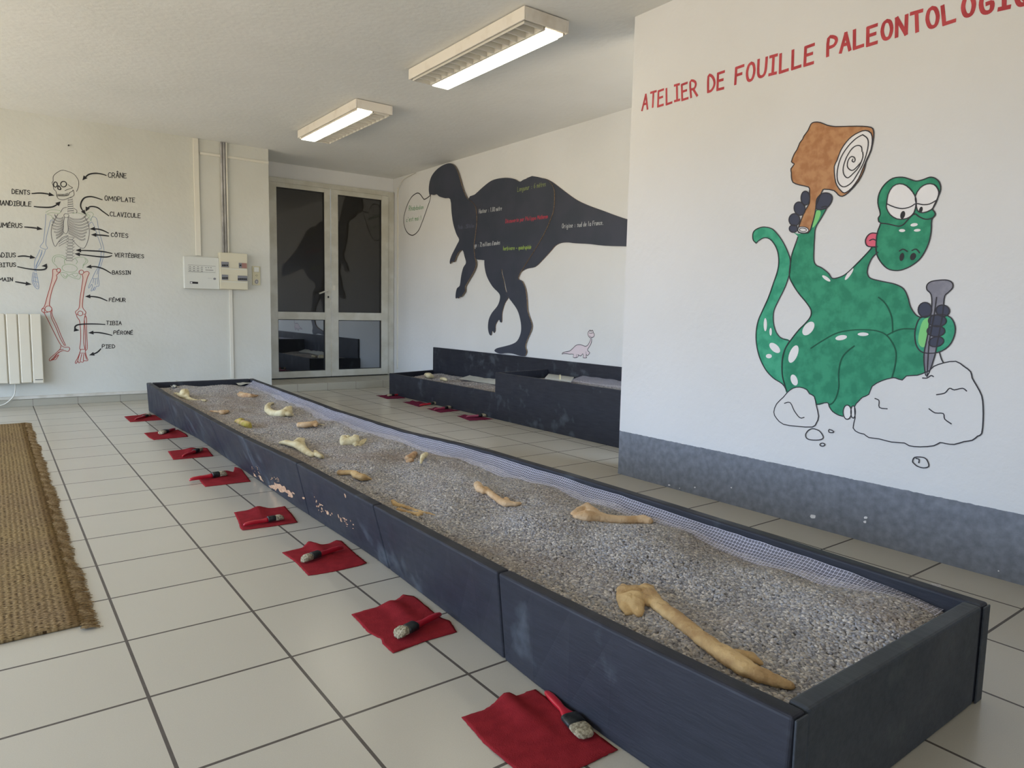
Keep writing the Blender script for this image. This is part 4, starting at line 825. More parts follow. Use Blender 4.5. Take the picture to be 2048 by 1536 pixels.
HEAD = [(1030, 830), (1005, 900), (997, 980), (1000, 1050), (1030, 1110), (1080, 1160), (1140, 1175), (1200, 1165), (1270, 1130), (1330, 1075), (1380, 980), (1400, 890), (1405, 805), (1430, 770), (1425, 745), (1412, 722), (1445, 650), (1470, 580), (1460, 530), (1430, 500), (1390, 492), (1340, 510), (1290, 520), (1240, 505), (1190, 492), (1120, 500), (1060, 545), (1020, 610), (1010, 680), (1028, 760), (1013, 790), (1018, 818)]
CLUB = [(545, 90), (520, 105), (500, 150), (470, 190), (460, 215), (440, 240), (420, 290), (400, 320), (378, 380), (400, 395), (375, 430), (378, 460), (378, 490), (390, 530), (440, 550), (505, 565), (510, 600), (510, 680), (475, 740), (440, 830), (430, 860), (430, 895), (500, 900), (525, 850), (550, 760), (560, 700), (600, 600), (620, 580), (690, 590), (720, 620), (750, 632), (800, 600), (870, 520), (910, 440), (925, 380), (960, 300), (980, 200), (978, 150), (960, 128), (900, 120), (800, 120), (700, 122), (640, 112), (590, 92)]
FACE = [(920, 150), (870, 165), (820, 195), (780, 235), (740, 295), (712, 370), (692, 415), (697, 500), (710, 550), (740, 590), (770, 607), (820, 570), (870, 500), (900, 430), (930, 360), (960, 290), (970, 220), (960, 170)]
ROCK = y3([(1390, 735), (1420, 705), (1490, 680), (1580, 668), (1640, 705), (1690, 745), (1700, 790), (1735, 850), (1770, 920), (1780, 1000), (1780, 1100), (1770, 1195), (1740, 1215), (1700, 1245), (1640, 1255), (1570, 1275), (1510, 1270), (1465, 1262), (1420, 1285), (1320, 1293), (1240, 1285), (1205, 1265), (1110, 1258), (1020, 1235), (945, 1225), (910, 1200), (870, 1190), (830, 1155), (845, 1080), (840, 1000), (870, 960), (900, 930), (945, 910), (970, 850), (1040, 810), (1110, 790), (1140, 790), (1190, 805), (1220, 775), (1300, 770), (1360, 748)])
SROCK = y3([(350, 895), (390, 865), (440, 857), (490, 875), (510, 905), (545, 925), (560, 990), (577, 1070), (560, 1120), (530, 1148), (420, 1143), (320, 1128), (270, 1085), (250, 1040), (270, 980), (320, 930)])
CHIS = y3([(1400, 180), (1370, 145), (1370, 110), (1400, 85), (1460, 75), (1520, 75), (1555, 95), (1557, 130), (1525, 165), (1500, 190), (1490, 260), (1480, 350), (1440, 560), (1420, 650), (1370, 780), (1350, 700), (1350, 600), (1370, 500), (1395, 350), (1405, 260)])
LW = .0042
def layer(nm, mt, i, fills, sm=4):
    for q, f in enumerate(fills):
        a = Art(pg, .0004+.0004*i+2e-6*q)
        if isinstance(f, list): a.fill(f, sm)
        else: a.ell(*f)
        a.done(nm, mt, gd)
layer('tail', M['p_green2'], 0, [TAIL]); layer('body', M['p_green'], 1, [BODY])
layer('palm', M['p_lime'], 2, [[(585, 735), (590, 765), (560, 830), (530, 860), (545, 790), (560, 740)]])
layer('head', M['p_green'], 2, [HEAD]); layer('hand', M['p_green2'], 2, [HAND])
layer('palm', M['p_lime'], 3, [y3([(1380, 350), (1340, 370), (1315, 440), (1305, 520), (1325, 560), (1355, 555), (1375, 460), (1380, 380)])])
layer('mallet', M['p_brown'], 3, [CLUB], 2); layer('mallet_end_grain', M['p_white'], 4, [FACE, (463, 877, 42, 23, 5)])
layer('chisel', M['p_grey'], 4, [CHIS], 3)
layer('tongue', M['p_pink'], 1, [[(1010, 905), (970, 900), (940, 915), (920, 950), (925, 985), (950, 1000), (1010, 1000)]])
EYES = [[(1075, 690), (1085, 620), (1120, 560), (1170, 540), (1220, 555), (1265, 600), (1290, 650), (1290, 690), (1275, 750), (1240, 785), (1200, 798), (1150, 797), (1100, 765), (1075, 720)], [(1285, 630), (1320, 570), (1370, 542), (1420, 545), (1450, 580), (1455, 620), (1430, 690), (1400, 730), (1340, 752), (1300, 735), (1290, 680)]]
layer('eye', M['p_white'], 4, EYES)
layer('pupil', M['p_black'], 5, [(1192, 768, 17, 30, 15), (1325, 730, 13, 23, 15)]); layer('nostril', M['p_black'], 5, [(1185, 1075, 16, 30, 12), (1267, 1072, 20, 28, 25)])
sp = [(1187, 882, 23, 11, 0), (1275, 840, 27, 12, -8), (1298, 880, 25, 10, -5), (187, 1570, 12, 48, 0), (226, 1622, 9, 28, 0), (256, 1740, 48, 26, 42), (213, 1800, 22, 16, 0), (502, 1598, 58, 34, -52), (393, 1785, 68, 30, -68), (398, 1975, 42, 24, 70), (742, 1665, 43, 18, -10), (902, 1640, 40, 13, 0), (633, 1232, 36, 12, 35), (800, 1200, 52, 13, -55)]
layer('pale_spot', M['p_white'], 4, sp); layer('claw', M['p_white'], 4, [(787, 2210, 30, 52, 0), (830, 2208, 17, 45, 0)])
FING = [(480, 645, 32, 52, 0), (438, 722, 40, 50, -15), (400, 803, 40, 45, 0), (392, 868, 30, 28, 0), (1355, 1462, 50, 55, 0), (1485, 1468, 50, 42, 10), (1445, 1542, 65, 43, 0), (1435, 1617, 65, 40, 0), (1437, 1695, 55, 36, -12)]
THUMB = [(558, 700), (565, 650), (600, 612), (645, 608), (675, 630), (672, 670), (640, 715), (590, 730), (560, 722)]
layer('fingertip', M['p_dark'], 5, FING+[THUMB])
layer('rock', M['mural'], 5, [ROCK, SROCK], 2)
a = Art(pg, .0030)
for s_, sm in ((TAIL[:13], 4), (TAIL[12:20], 4), (TAIL[21:]+[TAIL[0]], 4), (BODY[:19], 4), (BODY[21:27], 3), (BODY[42:55], 4), (BODY[56:73], 4)): a.stroke(s_, LW, sm)
for s_ in (HEAD, HAND, CHIS, THUMB): a.stroke(s_, LW, 3, True)
for s_ in (CLUB, FACE, ROCK, SROCK)+tuple(EYES): a.stroke(s_, LW, 2, True)
for e in FING+sp[:14]+[(787, 2210, 30, 52, 0), (830, 2208, 17, 45, 0)]:
    if e in sp: continue
    a.ell(*e[:4], e[4], w=LW)
a.ell(463, 877, 42, 23, 5, w=.003); a.ell(463, 877, 26, 13, 5, w=.003)
a.stroke([(1010, 905), (970, 900), (940, 915), (920, 950), (925, 985), (950, 1000), (1005, 1000)], LW); a.stroke([(950, 955), (975, 945), (998, 955)], LW)
for L in ([(900, 182), (850, 210), (790, 270), (740, 350), (715, 440), (715, 510), (735, 550), (770, 562), (820, 530), (860, 470), (900, 400), (925, 330), (940, 260), (935, 210), (900, 182)], [(895, 305), (890, 270), (860, 260), (820, 285), (780, 350), (758, 420), (762, 470), (790, 497), (830, 465), (870, 420), (900, 350), (900, 310)], [(885, 385), (850, 425), (820, 443), (790, 420), (790, 380), (810, 345), (835, 345), (845, 365), (835, 382), (822, 372), (828, 360)],
          [(1030, 828), (1090, 835), (1160, 850), (1200, 835), (1240, 790), (1280, 760), (1310, 780), (1360, 800), (1410, 790), (1430, 765)], [(1073, 685), (1130, 710), (1190, 722), (1250, 708), (1290, 685), (1340, 693), (1390, 688), (1440, 660)], [(1168, 1032), (1195, 1018), (1225, 1035)], [(1260, 1028), (1290, 1018), (1315, 1045)],
          y3([(1440, 200), (1432, 260), (1420, 340), (1390, 500), (1380, 600), (1370, 780)]), y3([(1440, 912), (1500, 900), (1535, 865), (1570, 877), (1630, 865), (1660, 885)]), y3([(990, 940), (1020, 955), (1022, 1005), (1080, 1015)]), y3([(1385, 1015), (1430, 1045), (1490, 1050), (1500, 1090), (1548, 1125)]), y3([(1338, 790), (1370, 790), (1400, 772), (1418, 780)]), y3([(1462, 605), (1475, 650), (1490, 678)]), y3([(328, 975), (370, 970), (400, 1030), (440, 1080), (472, 1078)]),
          y3([(1290, 1378), (1312, 1385), (1310, 1410)])): a.stroke(L, LW, 3)
a.stroke(y3([(482, 1205), (500, 1175), (535, 1160), (580, 1175), (605, 1205), (610, 1230), (580, 1243), (520, 1242), (490, 1230)]), LW, 3, True); a.ell(605, 2447, 18, 11, w=LW); a.stroke(y3([(655, 1165), (690, 1182), (675, 1190), (652, 1185)]), LW, 2, True)
a.stroke(y3([(1265, 1400), (1280, 1370), (1340, 1370), (1370, 1390), (1383, 1435), (1345, 1447), (1300, 1435), (1275, 1415)]), LW, 3, True)
a.done('outline', M['p_line'], gd)
a = Art(pg, .0026)
for L in (y3([(1015, 200), (1060, 240), (1095, 300), (1115, 370), (1117, 460)]), y3([(1080, 475), (1140, 445), (1200, 430), (1280, 432)]), y3([(520, 572), (600, 520), (700, 465), (800, 442), (900, 437), (1000, 445), (1070, 475), (1120, 540), (1143, 610), (1135, 700), (1112, 788)]), y3([(838, 555), (780, 600), (740, 660), (722, 760), (725, 850), (705, 930), (680, 970), (655, 985)]), y3([(365, 518), (330, 580), (312, 660), (310, 760), (325, 830)])): a.stroke(L, .0048, 4)
a.done('body_creases', M['p_dgreen'], gd)
# paint flakes missing from the grey band
for x, y, r_ in ((980, 488, 14), (1246, 494, 9), (1241, 516, 9), (250, 330, 5), (565, 343, 4), (380, 342, 4), (303, 346, 3), (1920, 765, 5)):
    a = Art(PM.crop(1240, 840, 2.535), .0012); a.fill([(x+r_*cos(t)*(.6+.7*random.random()), y+r_*.8*sin(t)*(.6+.7*random.random())) for t in [i*pi/4 for i in range(8)]], 0)
    a.done('paint_chip', M['p_white'], bpy.data.objects['wall_right'])
# ------------------------------------------------------------------ skeleton drawing on the back wall
PS = Plane('y', YW); k1 = PS.crop(0, 320, 6.827); k2 = PS.crop(0, 500, 4.654); k3 = PS.crop(70, 420, 7.68)
sk = thing('skeleton_drawing', (.8*T, YW*T, 1.1*T), 'line drawing of a human skeleton with coloured limbs on the left wall', 'wall drawing')
a = Art(k1, .0006); lw = .004
SK = [(1045, 430), (1070, 370), (1075, 300), (1055, 250), (1010, 195), (940, 160), (850, 140), (790, 165), (740, 205), (725, 240), (725, 290), (710, 310), (725, 350), (735, 400), (765, 430), (775, 490), (800, 530), (850, 545), (900, 535), (960, 510), (1010, 480), (1000, 410), (985, 430), (950, 445), (935, 480), (880, 492), (800, 488)]
a.stroke(SK, lw, 4); a.ell(757, 335, 26, 35, w=.008); a.ell(868, 330, 40, 38, w=.008); a.stroke([(800, 350), (790, 392), (822, 406), (828, 385)], .009, 3, True); a.stroke([(930, 335), (960, 360), (990, 380), (930, 400), (885, 418)], lw, 3)
for i in range(14): a.stroke([(785+i*11, 465-(max(0, i-9)*4)), (785+i*11, 494-(max(0, i-9)*4))], .003, 0)
a.done('skull', M['p_black'], sk)
a = Art(k1, .0006)
a.stroke([(880, 740), (905, 732), (940, 750), (930, 780), (890, 785), (872, 760)], lw, 3, True); a.stroke([(880, 785), (868, 860), (868, 920), (860, 970), (900, 1010), (930, 960), (925, 860), (930, 785)], lw, 3)
for i in range(8):
    t = i/7; sy = 775+t*215; side_x = 1165+55*sin(pi*min(t*1.1+.1, 1)); lx = 770-65*sin(pi*min(t*1.0+.12, 1))
    for d in (0, 14):
        a.stroke([(935, sy+d), (1010+20*t, sy+30+d+20*t), (1110, sy+25+d+70*t), (side_x, sy-30+d+110*t)], .0035, 4); 0
        a.stroke([(865, sy+d), (830-10*t, sy+20+d+20*t), (775, sy+10+d+60*t), (lx, sy-35+d+110*t)], .0035, 4)
a.stroke([(1150, 770), (1200, 860), (1220, 980), (1200, 1100), (1160, 1190), (1120, 1205), (1060, 1170), (990, 1090)], lw, 4); a.stroke([(790, 740), (740, 830), (705, 920), (700, 1020), (725, 1130), (755, 1180), (790, 1130), (850, 1060), (930, 1030)], lw, 4)
for d in (0, 35, 70): a.stroke([(930, 1040+d), (870, 1070+d), (805, 1120+d*.8)], .0035, 4)
a.stroke([(830, 710), (860, 660), (910, 645)], lw, 3); a.stroke([(1010, 660), (1050, 690), (1045, 725)], lw, 3); a.done('rib_cage', M['p_rib'], sk)
a = Art(k1, .0009)
for i in range(7): y = 520+i*30; a.stroke([(928-i, y), (985+i*3, y-6), (990+i*3, y+20), (932-i, y+26)], .0035, 0, True)
for i in range(8): y = 1050+i*42; a.stroke([(935-i*4, y), (1000-i*1, y+4), (995-i*1, y+32), (930-i*4, y+28)], .004, 0, True); a.stroke([(930-i*4, y+20), (905-i*2, y+10)], .003, 0); a.stroke([(1000-i, y+20), (1020-i, y+8)], .003, 0)
a.done('spine', M['p_rib'], sk)
a = Art(k1, .0006); a.stroke([(625, 715), (680, 685), (750, 680), (830, 700), (800, 730), (700, 720), (640, 740)], .0035, 4); a.stroke([(650, 745), (700, 760), (720, 810)], .0035); a.stroke([(990, 730), (1060, 722), (1150, 740), (1230, 710), (1275, 740), (1250, 790), (1240, 830), (1200, 770), (1170, 750)], .0035, 4); a.stroke([(1180, 740), (1230, 760), (1210, 790)], .0035, 3)
a.done('shoulder_bones', M['p_gline'], sk)
a = Art(k1, .0006); a.stroke([(625, 740), (620, 860), (600, 1060), (590, 1120), (555, 1170), (550, 1190), (600, 1215), (640, 1215), (645, 1190), (625, 1150), (635, 1050), (665, 930), (690, 830), (720, 820), (745, 850)], lw, 4)
a.pl = k3
for L in ([(75, 610), (40, 690), (-5, 790), (-10, 900), (-5, 940)], [(110, 625), (70, 740), (15, 880), (5, 930)], [(160, 615), (130, 700), (60, 840), (15, 900), (20, 950)], [(105, 615), (100, 680), (40, 800), (10, 870)],
          [(860, 170), (860, 130), (890, 105), (930, 115), (955, 160), (970, 260), (990, 350), (1020, 450), (1050, 560), (1060, 620)], [(830, 220), (870, 185), (900, 230), (925, 290), (960, 400), (1000, 510), (1020, 590), (985, 600), (990, 630), (1020, 650), (1060, 630)], [(1015, 660), (1005, 750), (970, 870), (920, 960), (885, 1040)], [(1060, 650), (1045, 740), (1010, 860), (980, 940), (970, 1040)], [(1030, 700), (1000, 800), (975, 900), (950, 990)],
          [(885, 1040), (850, 1110), (820, 1190), (835, 1195), (870, 1140), (880, 1180), (860, 1240), (885, 1235), (915, 1180), (900, 1230), (920, 1225), (945, 1170), (975, 1170), (985, 1130), (970, 1040)], [(880, 1045), (920, 1055), (970, 1045)], [(900, 1060), (890, 1120)], [(930, 1060), (925, 1150)], [(955, 1060), (960, 1140)]): a.stroke(L, lw, 4)
a.pl = k2
for L in ([(310, 205), (300, 250), (300, 300), (330, 350), (360, 358), (355, 290), (338, 215)], [(320, 210), (312, 290), (335, 340)], [(330, 215), (330, 290), (350, 345)], [(318, 250), (345, 260)], [(305, 285), (352, 300)]): a.stroke(L, lw, 4)
a.done('arm_bones', M['p_blue'], sk)
a = Art(k3, .0006)
for L in ([(470, 740), (430, 700), (350, 690), (290, 710), (265, 760), (280, 810), (320, 850), (350, 890)], [(470, 760), (400, 720), (320, 720), (300, 760), (300, 800)], [(600, 745), (680, 725), (760, 730), (810, 780), (790, 820), (745, 850), (735, 890)], [(760, 745), (785, 780), (735, 850)], [(390, 965), (420, 1020), (470, 1050), (510, 1010), (560, 1030), (620, 1050), (680, 1060), (700, 1010), (690, 980)], [(400, 960), (480, 970), (520, 1000), (600, 970), (680, 975)], [(430, 990), (470, 1030), (500, 990)], [(570, 990), (620, 1030), (660, 990)], [(480, 745), (450, 780), (460, 830)], [(620, 750), (650, 790), (630, 830)]): a.stroke(L, lw, 4)
a.ell(532, 895, 118, 62, 5, w=lw); a.done('pelvis', M['p_gline'], sk)
a = Art(k2, .0005)
a.fill([(500, 180), (490, 190), (490, 240), (470, 330), (440, 430), (415, 520), (460, 515), (470, 430), (495, 340), (525, 260), (530, 200)], 3); a.fill([(810, 200), (828, 215), (815, 250), (790, 340), (775, 430), (768, 530), (735, 540), (745, 450), (760, 350), (772, 260), (775, 215)], 3); a.done('leg_fill', M['p_salmon'], sk)
a = Art(k2, .0009); lw = .005
a.ell(545, 190, 18, 18, w=lw); a.ell(450, 548, 32, 28, w=lw); a.ell(757, 207, 22, 20, w=lw); a.ell(747, 590, 24, 22, w=lw)
for L in ([(530, 180), (500, 178), (490, 190), (490, 240), (470, 330), (440, 430), (415, 520), (390, 550), (390, 570), (410, 585)], [(560, 205), (525, 235), (530, 260), (495, 340), (470, 430), (460, 510), (480, 540), (485, 570)], [(410, 585), (440, 640), (490, 740), (540, 840), (570, 890)], [(480, 570), (492, 620), (530, 700), (570, 800), (612, 890)], [(410, 585), (440, 580), (470, 575), (478, 630), (520, 720), (560, 820), (600, 890)],
          [(570, 890), (600, 905), (640, 905), (648, 925), (630, 945), (590, 935), (540, 960), (500, 1010), (465, 1032), (462, 1012), (520, 960), (560, 920), (565, 895)], [(475, 1025), (530, 965)], [(490, 1025), (545, 975), (520, 1018), (500, 1020)], [(540, 955), (575, 940)], [(555, 930), (590, 925)], [(390, 550), (415, 548), (410, 585)],
          [(780, 210), (810, 198), (830, 215), (815, 250), (790, 340), (775, 430), (768, 530), (795, 570), (798, 590), (780, 600)], [(762, 228), (772, 260), (760, 350), (745, 450), (735, 540), (705, 570), (705, 590), (722, 602)], [(710, 600), (720, 630), (740, 660), (750, 760), (750, 850), (742, 920), (760, 925), (790, 925)], [(795, 600), (785, 640), (780, 740), (778, 860), (790, 920)], [(785, 640), (795, 615), (805, 640), (805, 740), (812, 900), (805, 930), (795, 925), (795, 850), (792, 740), (785, 650)],
          [(752, 925), (740, 960), (725, 1000), (700, 1045), (710, 1055), (725, 1035), (735, 1052), (750, 1040), (770, 1045), (782, 1030), (800, 1032), (818, 1025), (805, 990), (795, 950), (795, 930)], [(745, 960), (790, 960)], [(740, 970), (722, 1035)], [(760, 970), (745, 1035)], [(778, 970), (775, 1030)], [(790, 965), (805, 1020)]): a.stroke(L, lw, 3)
a.done('leg_bones', M['p_rline'], sk)
lb = thing('anatomy_labels', (.8*T, (YW)*T, 1.2*T), 'black hand-lettered French bone names with arrows around the skeleton drawing', 'wall lettering')
Wd = [(k1, 'CRÂNE', (1475, 240), (1730, 245), (1728, 180), (1478, 170)), (k1, 'DENTS', (165, 462), (410, 472), (410, 415), (165, 400)), (k1, 'MANDIBULE', (-55, 612), (428, 635), (430, 575), (-50, 548)), (k1, 'OMOPLATE', (1430, 550), (1845, 580), (1845, 520), (1430, 490)), (k1, 'CLAVICULE', (1500, 765), (1920, 790), (1920, 732), (1503, 705)),
  (k1, 'HUMÉRUS', (-75, 920), (305, 925), (305, 868), (-75, 855)), (k1, 'CÔTES', (1515, 1045), (1750, 1062), (1750, 1006), (1517, 995)), (k1, 'RADIUS', (-85, 1330), (215, 1325), (215, 1268), (-85, 1268)), (k1, 'VERTÈBRES', (1565, 1320), (1965, 1340), (1965, 1290), (1568, 1268)),
  (k2, 'CUBITUS', (-75, 157), (148, 155), (148, 118), (-75, 120)), (k2, 'MAIN', (-12, 290), (118, 290), (118, 258), (-12, 258)), (k2, 'BASSIN', (1045, 225), (1215, 228), (1215, 194), (1047, 190)), (k2, 'FÉMUR', (1015, 480), (1168, 482), (1168, 448), (1017, 448)), (k2, 'TIBIA', (988, 695), (1130, 697), (1130, 664), (990, 662)), (k2, 'PÉRONÉ', (1057, 785), (1238, 787), (1238, 755), (1060, 753)), (k2, 'PIED', (950, 912), (1070, 914), (1070, 882), (952, 880))]
for pl, st, BL, BR, TR, TL in Wd: a = Art(pl, .0012); a.text(st, BL, BR, TR, TL, .0058, .05, .2); a.done('word', M['p_black'], lb)
for pl, L in [(k1, [(1455, 212), (1380, 190), (1300, 182), (1220, 195), (1170, 230), (1125, 278)]), (k1, [(430, 460), (540, 452), (640, 462), (745, 488)]), (k1, [(460, 635), (560, 645), (690, 645), (760, 620), (830, 565)]), (k1, [(1400, 545), (1310, 515), (1230, 500), (1150, 520), (1105, 590), (1110, 660), (1175, 750)]), (k1, [(1490, 765), (1400, 700), (1330, 650), (1250, 635), (1200, 655), (1168, 705)]), (k1, [(330, 915), (450, 925), (585, 945)]), (k1, [(1485, 1000), (1400, 960), (1320, 942), (1222, 942)]), (k1, [(1490, 1040), (1400, 1028), (1240, 1020)]), (k1, [(240, 1318), (340, 1312), (490, 1338)]), (k1, [(1535, 1278), (1400, 1250), (1200, 1238), (1030, 1232)]), (k1, [(1530, 1305), (1450, 1325), (1300, 1315), (1015, 1280)]),
  (k2, [(160, 155), (260, 175), (370, 185), (425, 175), (425, 150), (385, 150)]), (k2, [(140, 295), (215, 308), (295, 320)]), (k2, [(1035, 218), (960, 175), (880, 155), (800, 160)]), (k2, [(1000, 475), (930, 445), (860, 433), (790, 433)]), (k2, [(980, 693), (860, 688), (740, 693), (700, 712), (705, 740), (740, 748)]), (k2, [(1045, 795), (960, 775), (900, 768), (820, 772)]), (k2, [(940, 918), (900, 955), (828, 980)])]:
    a = Art(pl, .0016); a.arrow(L, .011, .042); a.done('arrow', M['p_black'], lb)
q = onY(137, 291, YW); tag(tube('nail', M['black'], [Vector((q.x, YW*T-.018, q.z)), Vector((q.x, YW*T, q.z))], .006), 'small black nail in the wall above the skeleton drawing', 'nail')
# ------------------------------------------------------------------ radiator and its cable
yr = YW-.28; q0 = onY(84, 628, yr); q1 = onY(88, 766, yr); xr_ = (q0.x+q1.x)/2/T; za, zt = q1.z/T, q0.z/T
sm_ = [onY(x, 700, yr).x/T for x in (14.2, 38.5, 62.5)]; pw = (xr_-sm_[2]); 
rd = thing('radiator', ((xr_-1.4)*T, yr*T, za*T), 'white slatted electric radiator hung on the left wall, cut by the photo edge', 'radiator')
box('back_box', M['rad'], (xr_-8*pw, xr_-.02, yr+.04, YW-.03, za+.05, zt-.03), rd, .004)
for i in range(8): box('panel', M['rad'], (xr_-(i+1)*pw+.012, xr_-i*pw-.012, yr, yr+.06, za+(.02 if i % 2 else 0), zt), rd, .006)
a = Art(Plane('y', yr, 0, 500, 4.654), .0012); a.stroke([(330, 1208), (398, 1206)], .005, 0); a.done('maker_mark', M['p_black'], rd)
cp = [onY(x, y, YW-.12) for x, y in ((31, 768), (30, 783), (26, 794), (13, 806), (0, 811), (-25, 813))]
tag(tube('power_cable', M['pvc'], cat(cp, 5), .0045), 'white cable hanging below the radiator', 'cable')
# ------------------------------------------------------------------ electrics on the back wall
def wbox(name, mt, px0, py0, px1, py1, d0, d1, parent=None, bevel=.002):
    """box on the back wall whose front face spans the pixels; d0,d1 = distance off the wall (m)"""
    Y = YW-d1/T; a_, b_ = onY(px0, (py0+py1)/2, Y), onY(px1, (py0+py1)/2, Y); c_, d_ = onY((px0+px1)/2, py0, Y), onY((px0+px1)/2, py1, Y)
    return box(name, mt, (a_.x, b_.x, YW*T-d1, YW*T-d0, d_.z, min(c_.z, H*T-.002)), parent, bevel, 1)
tag(wbox('cable_trunking', M['pvc'], 389, 276, 399.5, 511, 0, .018), 'long white vertical trunking from the ceiling to the grey-white control cabinet', 'trunking')
tag(wbox('cable_trunking', M['pvc'], 460, 579, 466.5, 757, 0, .014), 'white vertical trunking below the breaker box', 'trunking')
a_, b_ = onY(400, 303, YW-.04), onY(536, 328, YW-.04); zz = (a_.z+b_.z)/2
tag(box('cable_trunking', M['pvc'], (a_.x, XR*T, YW*T-.012, YW*T, zz-.012, zz+.012), None, .002, 1), 'thin white horizontal trunking just under the ceiling', 'trunking')
for i, (xa, xb, r_) in enumerate(((443, 448, .010), (448.5, 453, .011), (453.5, 458, .009))):
    p, q = onY(xa, 287, YW-.1), onY(xb, 507, YW-.1); x_ = (p.x+q.x)/2; o = tube('conduit_pipe', M['greypvc'] if i < 2 else M['pvc'], [Vector((x_, YW*T-.016, q.z-.02)), Vector((x_, YW*T-.016, H*T-.003))], r_, n=12)
    tag(o, ['leftmost of the three conduit pipes above the breaker box', 'middle grey conduit pipe above the breaker box', 'rightmost whitish conduit pipe above the breaker box'][i], 'pipe', 'conduit pipes above the breaker box')
def E4(x, y): return 360+x/12.05, 490+y/12.05
q = onY(404, 546, YW-.12); ap = thing('alarm_cabinet', (q.x, YW*T, onY(404, 578, YW-.12).z), 'white metal control cabinet with a printed legend, left of the breaker box', 'control cabinet')
wbox('cabinet_body', M['panelw'], *E4(105, 290), *E4(950, 1055), 0, .055, ap, .003)
pa = Plane('y', YW-.055/T, 360, 490, 12.05)
a = Art(pa, .001); a.stroke([(200, 475), (855, 515), (850, 665), (198, 635)], .002, 0, True)
for i in range(3):
    for j in range(4): a.stroke([(225+j*95, 515+i*48+j*6), (260+j*95, 516+i*48+j*6)], .004, 0)
    a.stroke([(205, 543+i*48), (550, 565+i*48)], .0012, 0)
for j in range(3): a.stroke([(610+j*60, 545), (640+j*60, 550)], .004, 0)
a.stroke([(615, 600), (800, 612)], .004, 0); a.done('printed_legend', M['p_line'], ap)
a = Art(pa, .001); a.fill([(240, 878), (435, 890), (435, 938), (240, 930)], 0); a.done('name_plate', M['p_black'], ap)
a = Art(pa, .0016); a.fill([(250, 890), (295, 893), (295, 925), (250, 922)], 0); a.done('plate_emblem', M['p_white'], ap)
a = Art(pa, .001); a.ell(835, 815, 34, 26); a.stroke([(670, 800), (780, 806)], .0015, 0); a.done('lock', M['brk'], ap)
q = onY(467, 546, YW-.15); bp = thing('breaker_box', (q.x, YW*T, onY(467, 579, YW-.15).z), 'cream electrical breaker box with two rows of switches under the pipes', 'breaker box')
wbox('box_body', M['panelc'], *E4(965, 195), *E4(1630, 1070), 0, .075, bp, .004)
for (a0, a1) in (((1000, 400), (1620, 550)), ((1000, 710), (1625, 865))): wbox('breaker_row', M['panelc'], *E4(*a0), *E4(*a1), .072, .079, bp, .001)
for a0, a1, mt in (((1000, 405), (1175, 535), 'brk'), ((1420, 430), (1490, 555), 'brk'), ((1490, 435), (1610, 560), 'brkr'), ((1010, 715), (1160, 840), 'brk'), ((1395, 740), (1625, 865), 'brk')): wbox('breaker', M[mt], *E4(*a0), *E4(*a1), .078, .086, bp, .001)
for x, y in [(1035, 490), (1085, 490), (1140, 490), (1458, 490), (1035, 795), (1085, 795), (1135, 795), (1415, 820), (1460, 820), (1505, 820), (1550, 822), (1595, 824)]: wbox('switch_toggle', M['black'], *E4(x-17, y-17), *E4(x+17, y+17), .084, .092, bp, .0005)
for z_ in (575, 885): wbox('cover_strip', M['panelw'], *E4(1000, z_), *E4(1622, z_+12), .074, .0765, bp, 0)
q = onY(512, 551, YW-.03); sw = thing('switch_and_socket', (q.x, YW*T, onY(512, 570, YW-.03).z), 'cream wall plate with a light switch above a round socket, right of the breaker box', 'switch plate')
wbox('wall_plate', M['panely'], *E4(1745, 512), *E4(1935, 968), 0, .012, sw); wbox('rocker_switch', M['panelw'], *E4(1785, 535), *E4(1905, 650), .011, .022, sw)
pz = Plane('y', YW-.012/T, 360, 490, 12.05); a = Art(pz, .001); a.ell(1845, 885, 46, 58); a.done('socket_face', M['greypvc'], sw); a = Art(pz, .002); a.ell(1845, 885, 32, 40, w=.003); a.ell(1845, 735, 22, 16, w=.002); a.done('socket_ring', M['p_line'], sw)
# thin cable trunk and loose wires at the corner by the door
q = onX(796, 560, XD); q1 = onX(796, 738, XD)
tag(box('cable_trunking', M['pvc'], (XD*T-.012, XD*T, q.y-.012, q.y+.012, q1.z, (H-.35)*T), None, .002, 1), 'white vertical trunking on the far wall in the corner right of the glass door', 'trunking')
w1 = [onX(x, y, XD-.05) for x, y in ((832, 345), (818, 352), (806, 360), (799, 372), (795, 386), (792, 398))]; 
for p in w1: p.z = min(p.z, H*T-.006)
tag(tube('loose_wire', M['pvc'], cat(w1, 4), .003), 'thin pale wire looping from the ceiling in the corner right of the door', 'wire')
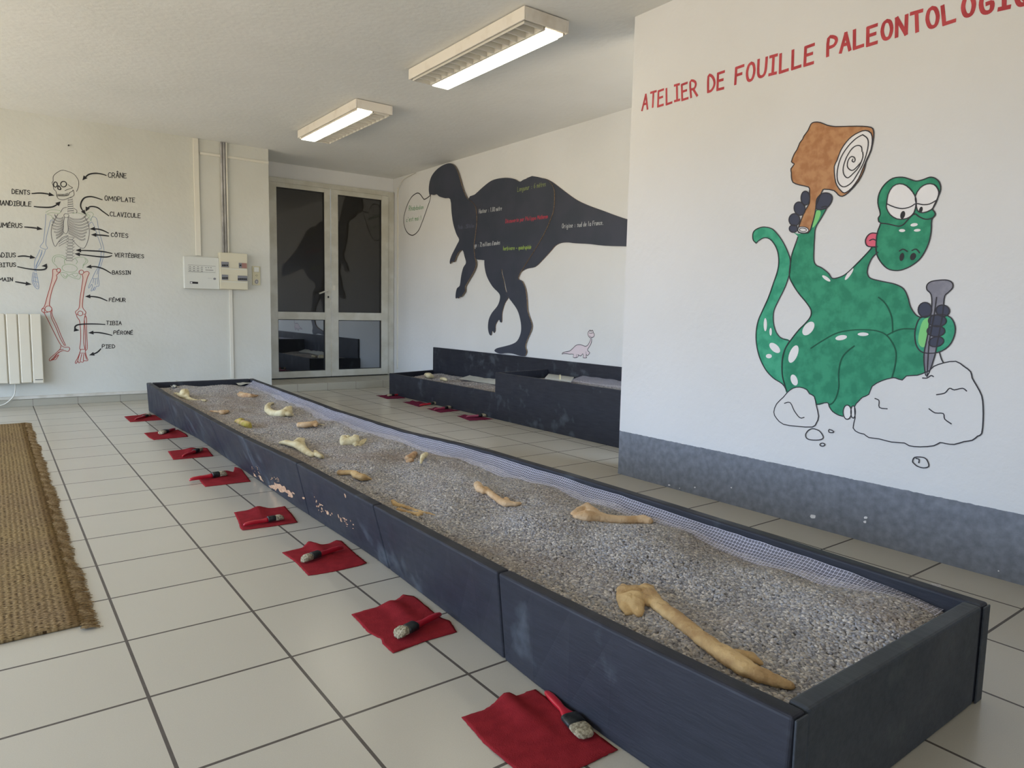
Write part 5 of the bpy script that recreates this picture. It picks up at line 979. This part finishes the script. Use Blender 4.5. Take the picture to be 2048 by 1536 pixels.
# ------------------------------------------------------------------ coir mat
M['coir'] = None
m = mat('coir_weave', (142, 112, 68), .95, spec=.1); M['coir'] = m; k = NB(m)
st_ = k.n.nodes.new('ShaderNodeVectorMath'); st_.operation = 'MULTIPLY'; st_.inputs[1].default_value = (75, 215, 1); k.n.links.new(k.g.outputs['Position'], st_.inputs[0])
knot = k.noise(1.0, 2, st_.outputs[0])
row = k.math('SINE', k.math('ADD', k.math('MULTIPLY', k.x.outputs['X'], 2*pi/.017), k.math('MULTIPLY', k.noise(12), 3)))
h_ = k.math('ADD', knot, k.math('MULTIPLY', row, .05))
base = k.mix(k.ramp(k.noise(3.5, 4), .35, .65), (158, 134, 92), (146, 122, 88)); k.col(k.mix(k.ramp(h_, .34, .56), (66, 50, 30), base)); k.bump(h_, 1.0, .006)
mt_ = thing('coir_mat', (-3*T, -3.5*T, 0), 'brown woven coir mat with a frayed edge on the tiles, left edge of the photo', 'mat')
xe = lambda y: interp([(-9.6, -.25), (-5, -.25), (2.5, -.27)], y)
V = []; Fc = []; nx, ny = 40, 160
for j in range(ny+1):
    y = -9.5+(12.05*j/ny)
    for i in range(nx+1):
        s = i/nx; x = -5.5+(xe(y)+5.5)*s+(.03*fbm(1, y, 5) if i == nx else 0); V.append((x*T, (y-.12*(1-s))*T, .009+.002*fbm(x, y, 4)))
for j in range(ny):
    for i in range(nx): q_ = j*(nx+1)+i; Fc.append((q_, q_+1, q_+nx+2, q_+nx+1))
o = mesh('mat_body', V, Fc, M['coir'], mt_, smooth=True); s_ = o.modifiers.new('thick', 'SOLIDIFY'); s_.thickness = .008; s_.offset = -1
V = []; Fc = []
def strand(p, d, L, w_):
    b_ = len(V); n_ = Vector((-d.y, d.x, 0)); pts = 4; z0_ = p.z
    for i in range(pts+1):
        t = i/pts; c_ = p+d*L*t+n_*.003*sin(t*3+p.y*50); c_.z = z0_*(1-t)+.002*t+.003*sin(pi*t); ww = w_*(1-.5*t)
        V.extend([c_+n_*ww, c_+Vector((0, 0, ww*1.3)), c_-n_*ww])
    for i in range(pts): q_ = b_+3*i; Fc.extend([(q_, q_+1, q_+4, q_+3), (q_+1, q_+2, q_+5, q_+4), (q_+2, q_, q_+3, q_+5)])
for i in range(2600):
    y = -9.62+12.15*random.random(); L = (.030+.012*fbm(2, y, 1.1)+.010*fbm(5, y, 5)+.014*random.random()); x = xe(y)-.03*random.random()
    strand(Vector((x*T, y*T, .004+.004*random.random())), Vector((1, random.gauss(0, .16), 0)).normalized(), L, .0013+.0008*random.random())
fr = mesh('fringe', V, Fc, mat('coir_fringe', (148, 124, 88), .95, c2=(112, 90, 62), ns=120, spec=.1), mt_); fr['kind'] = 'stuff'
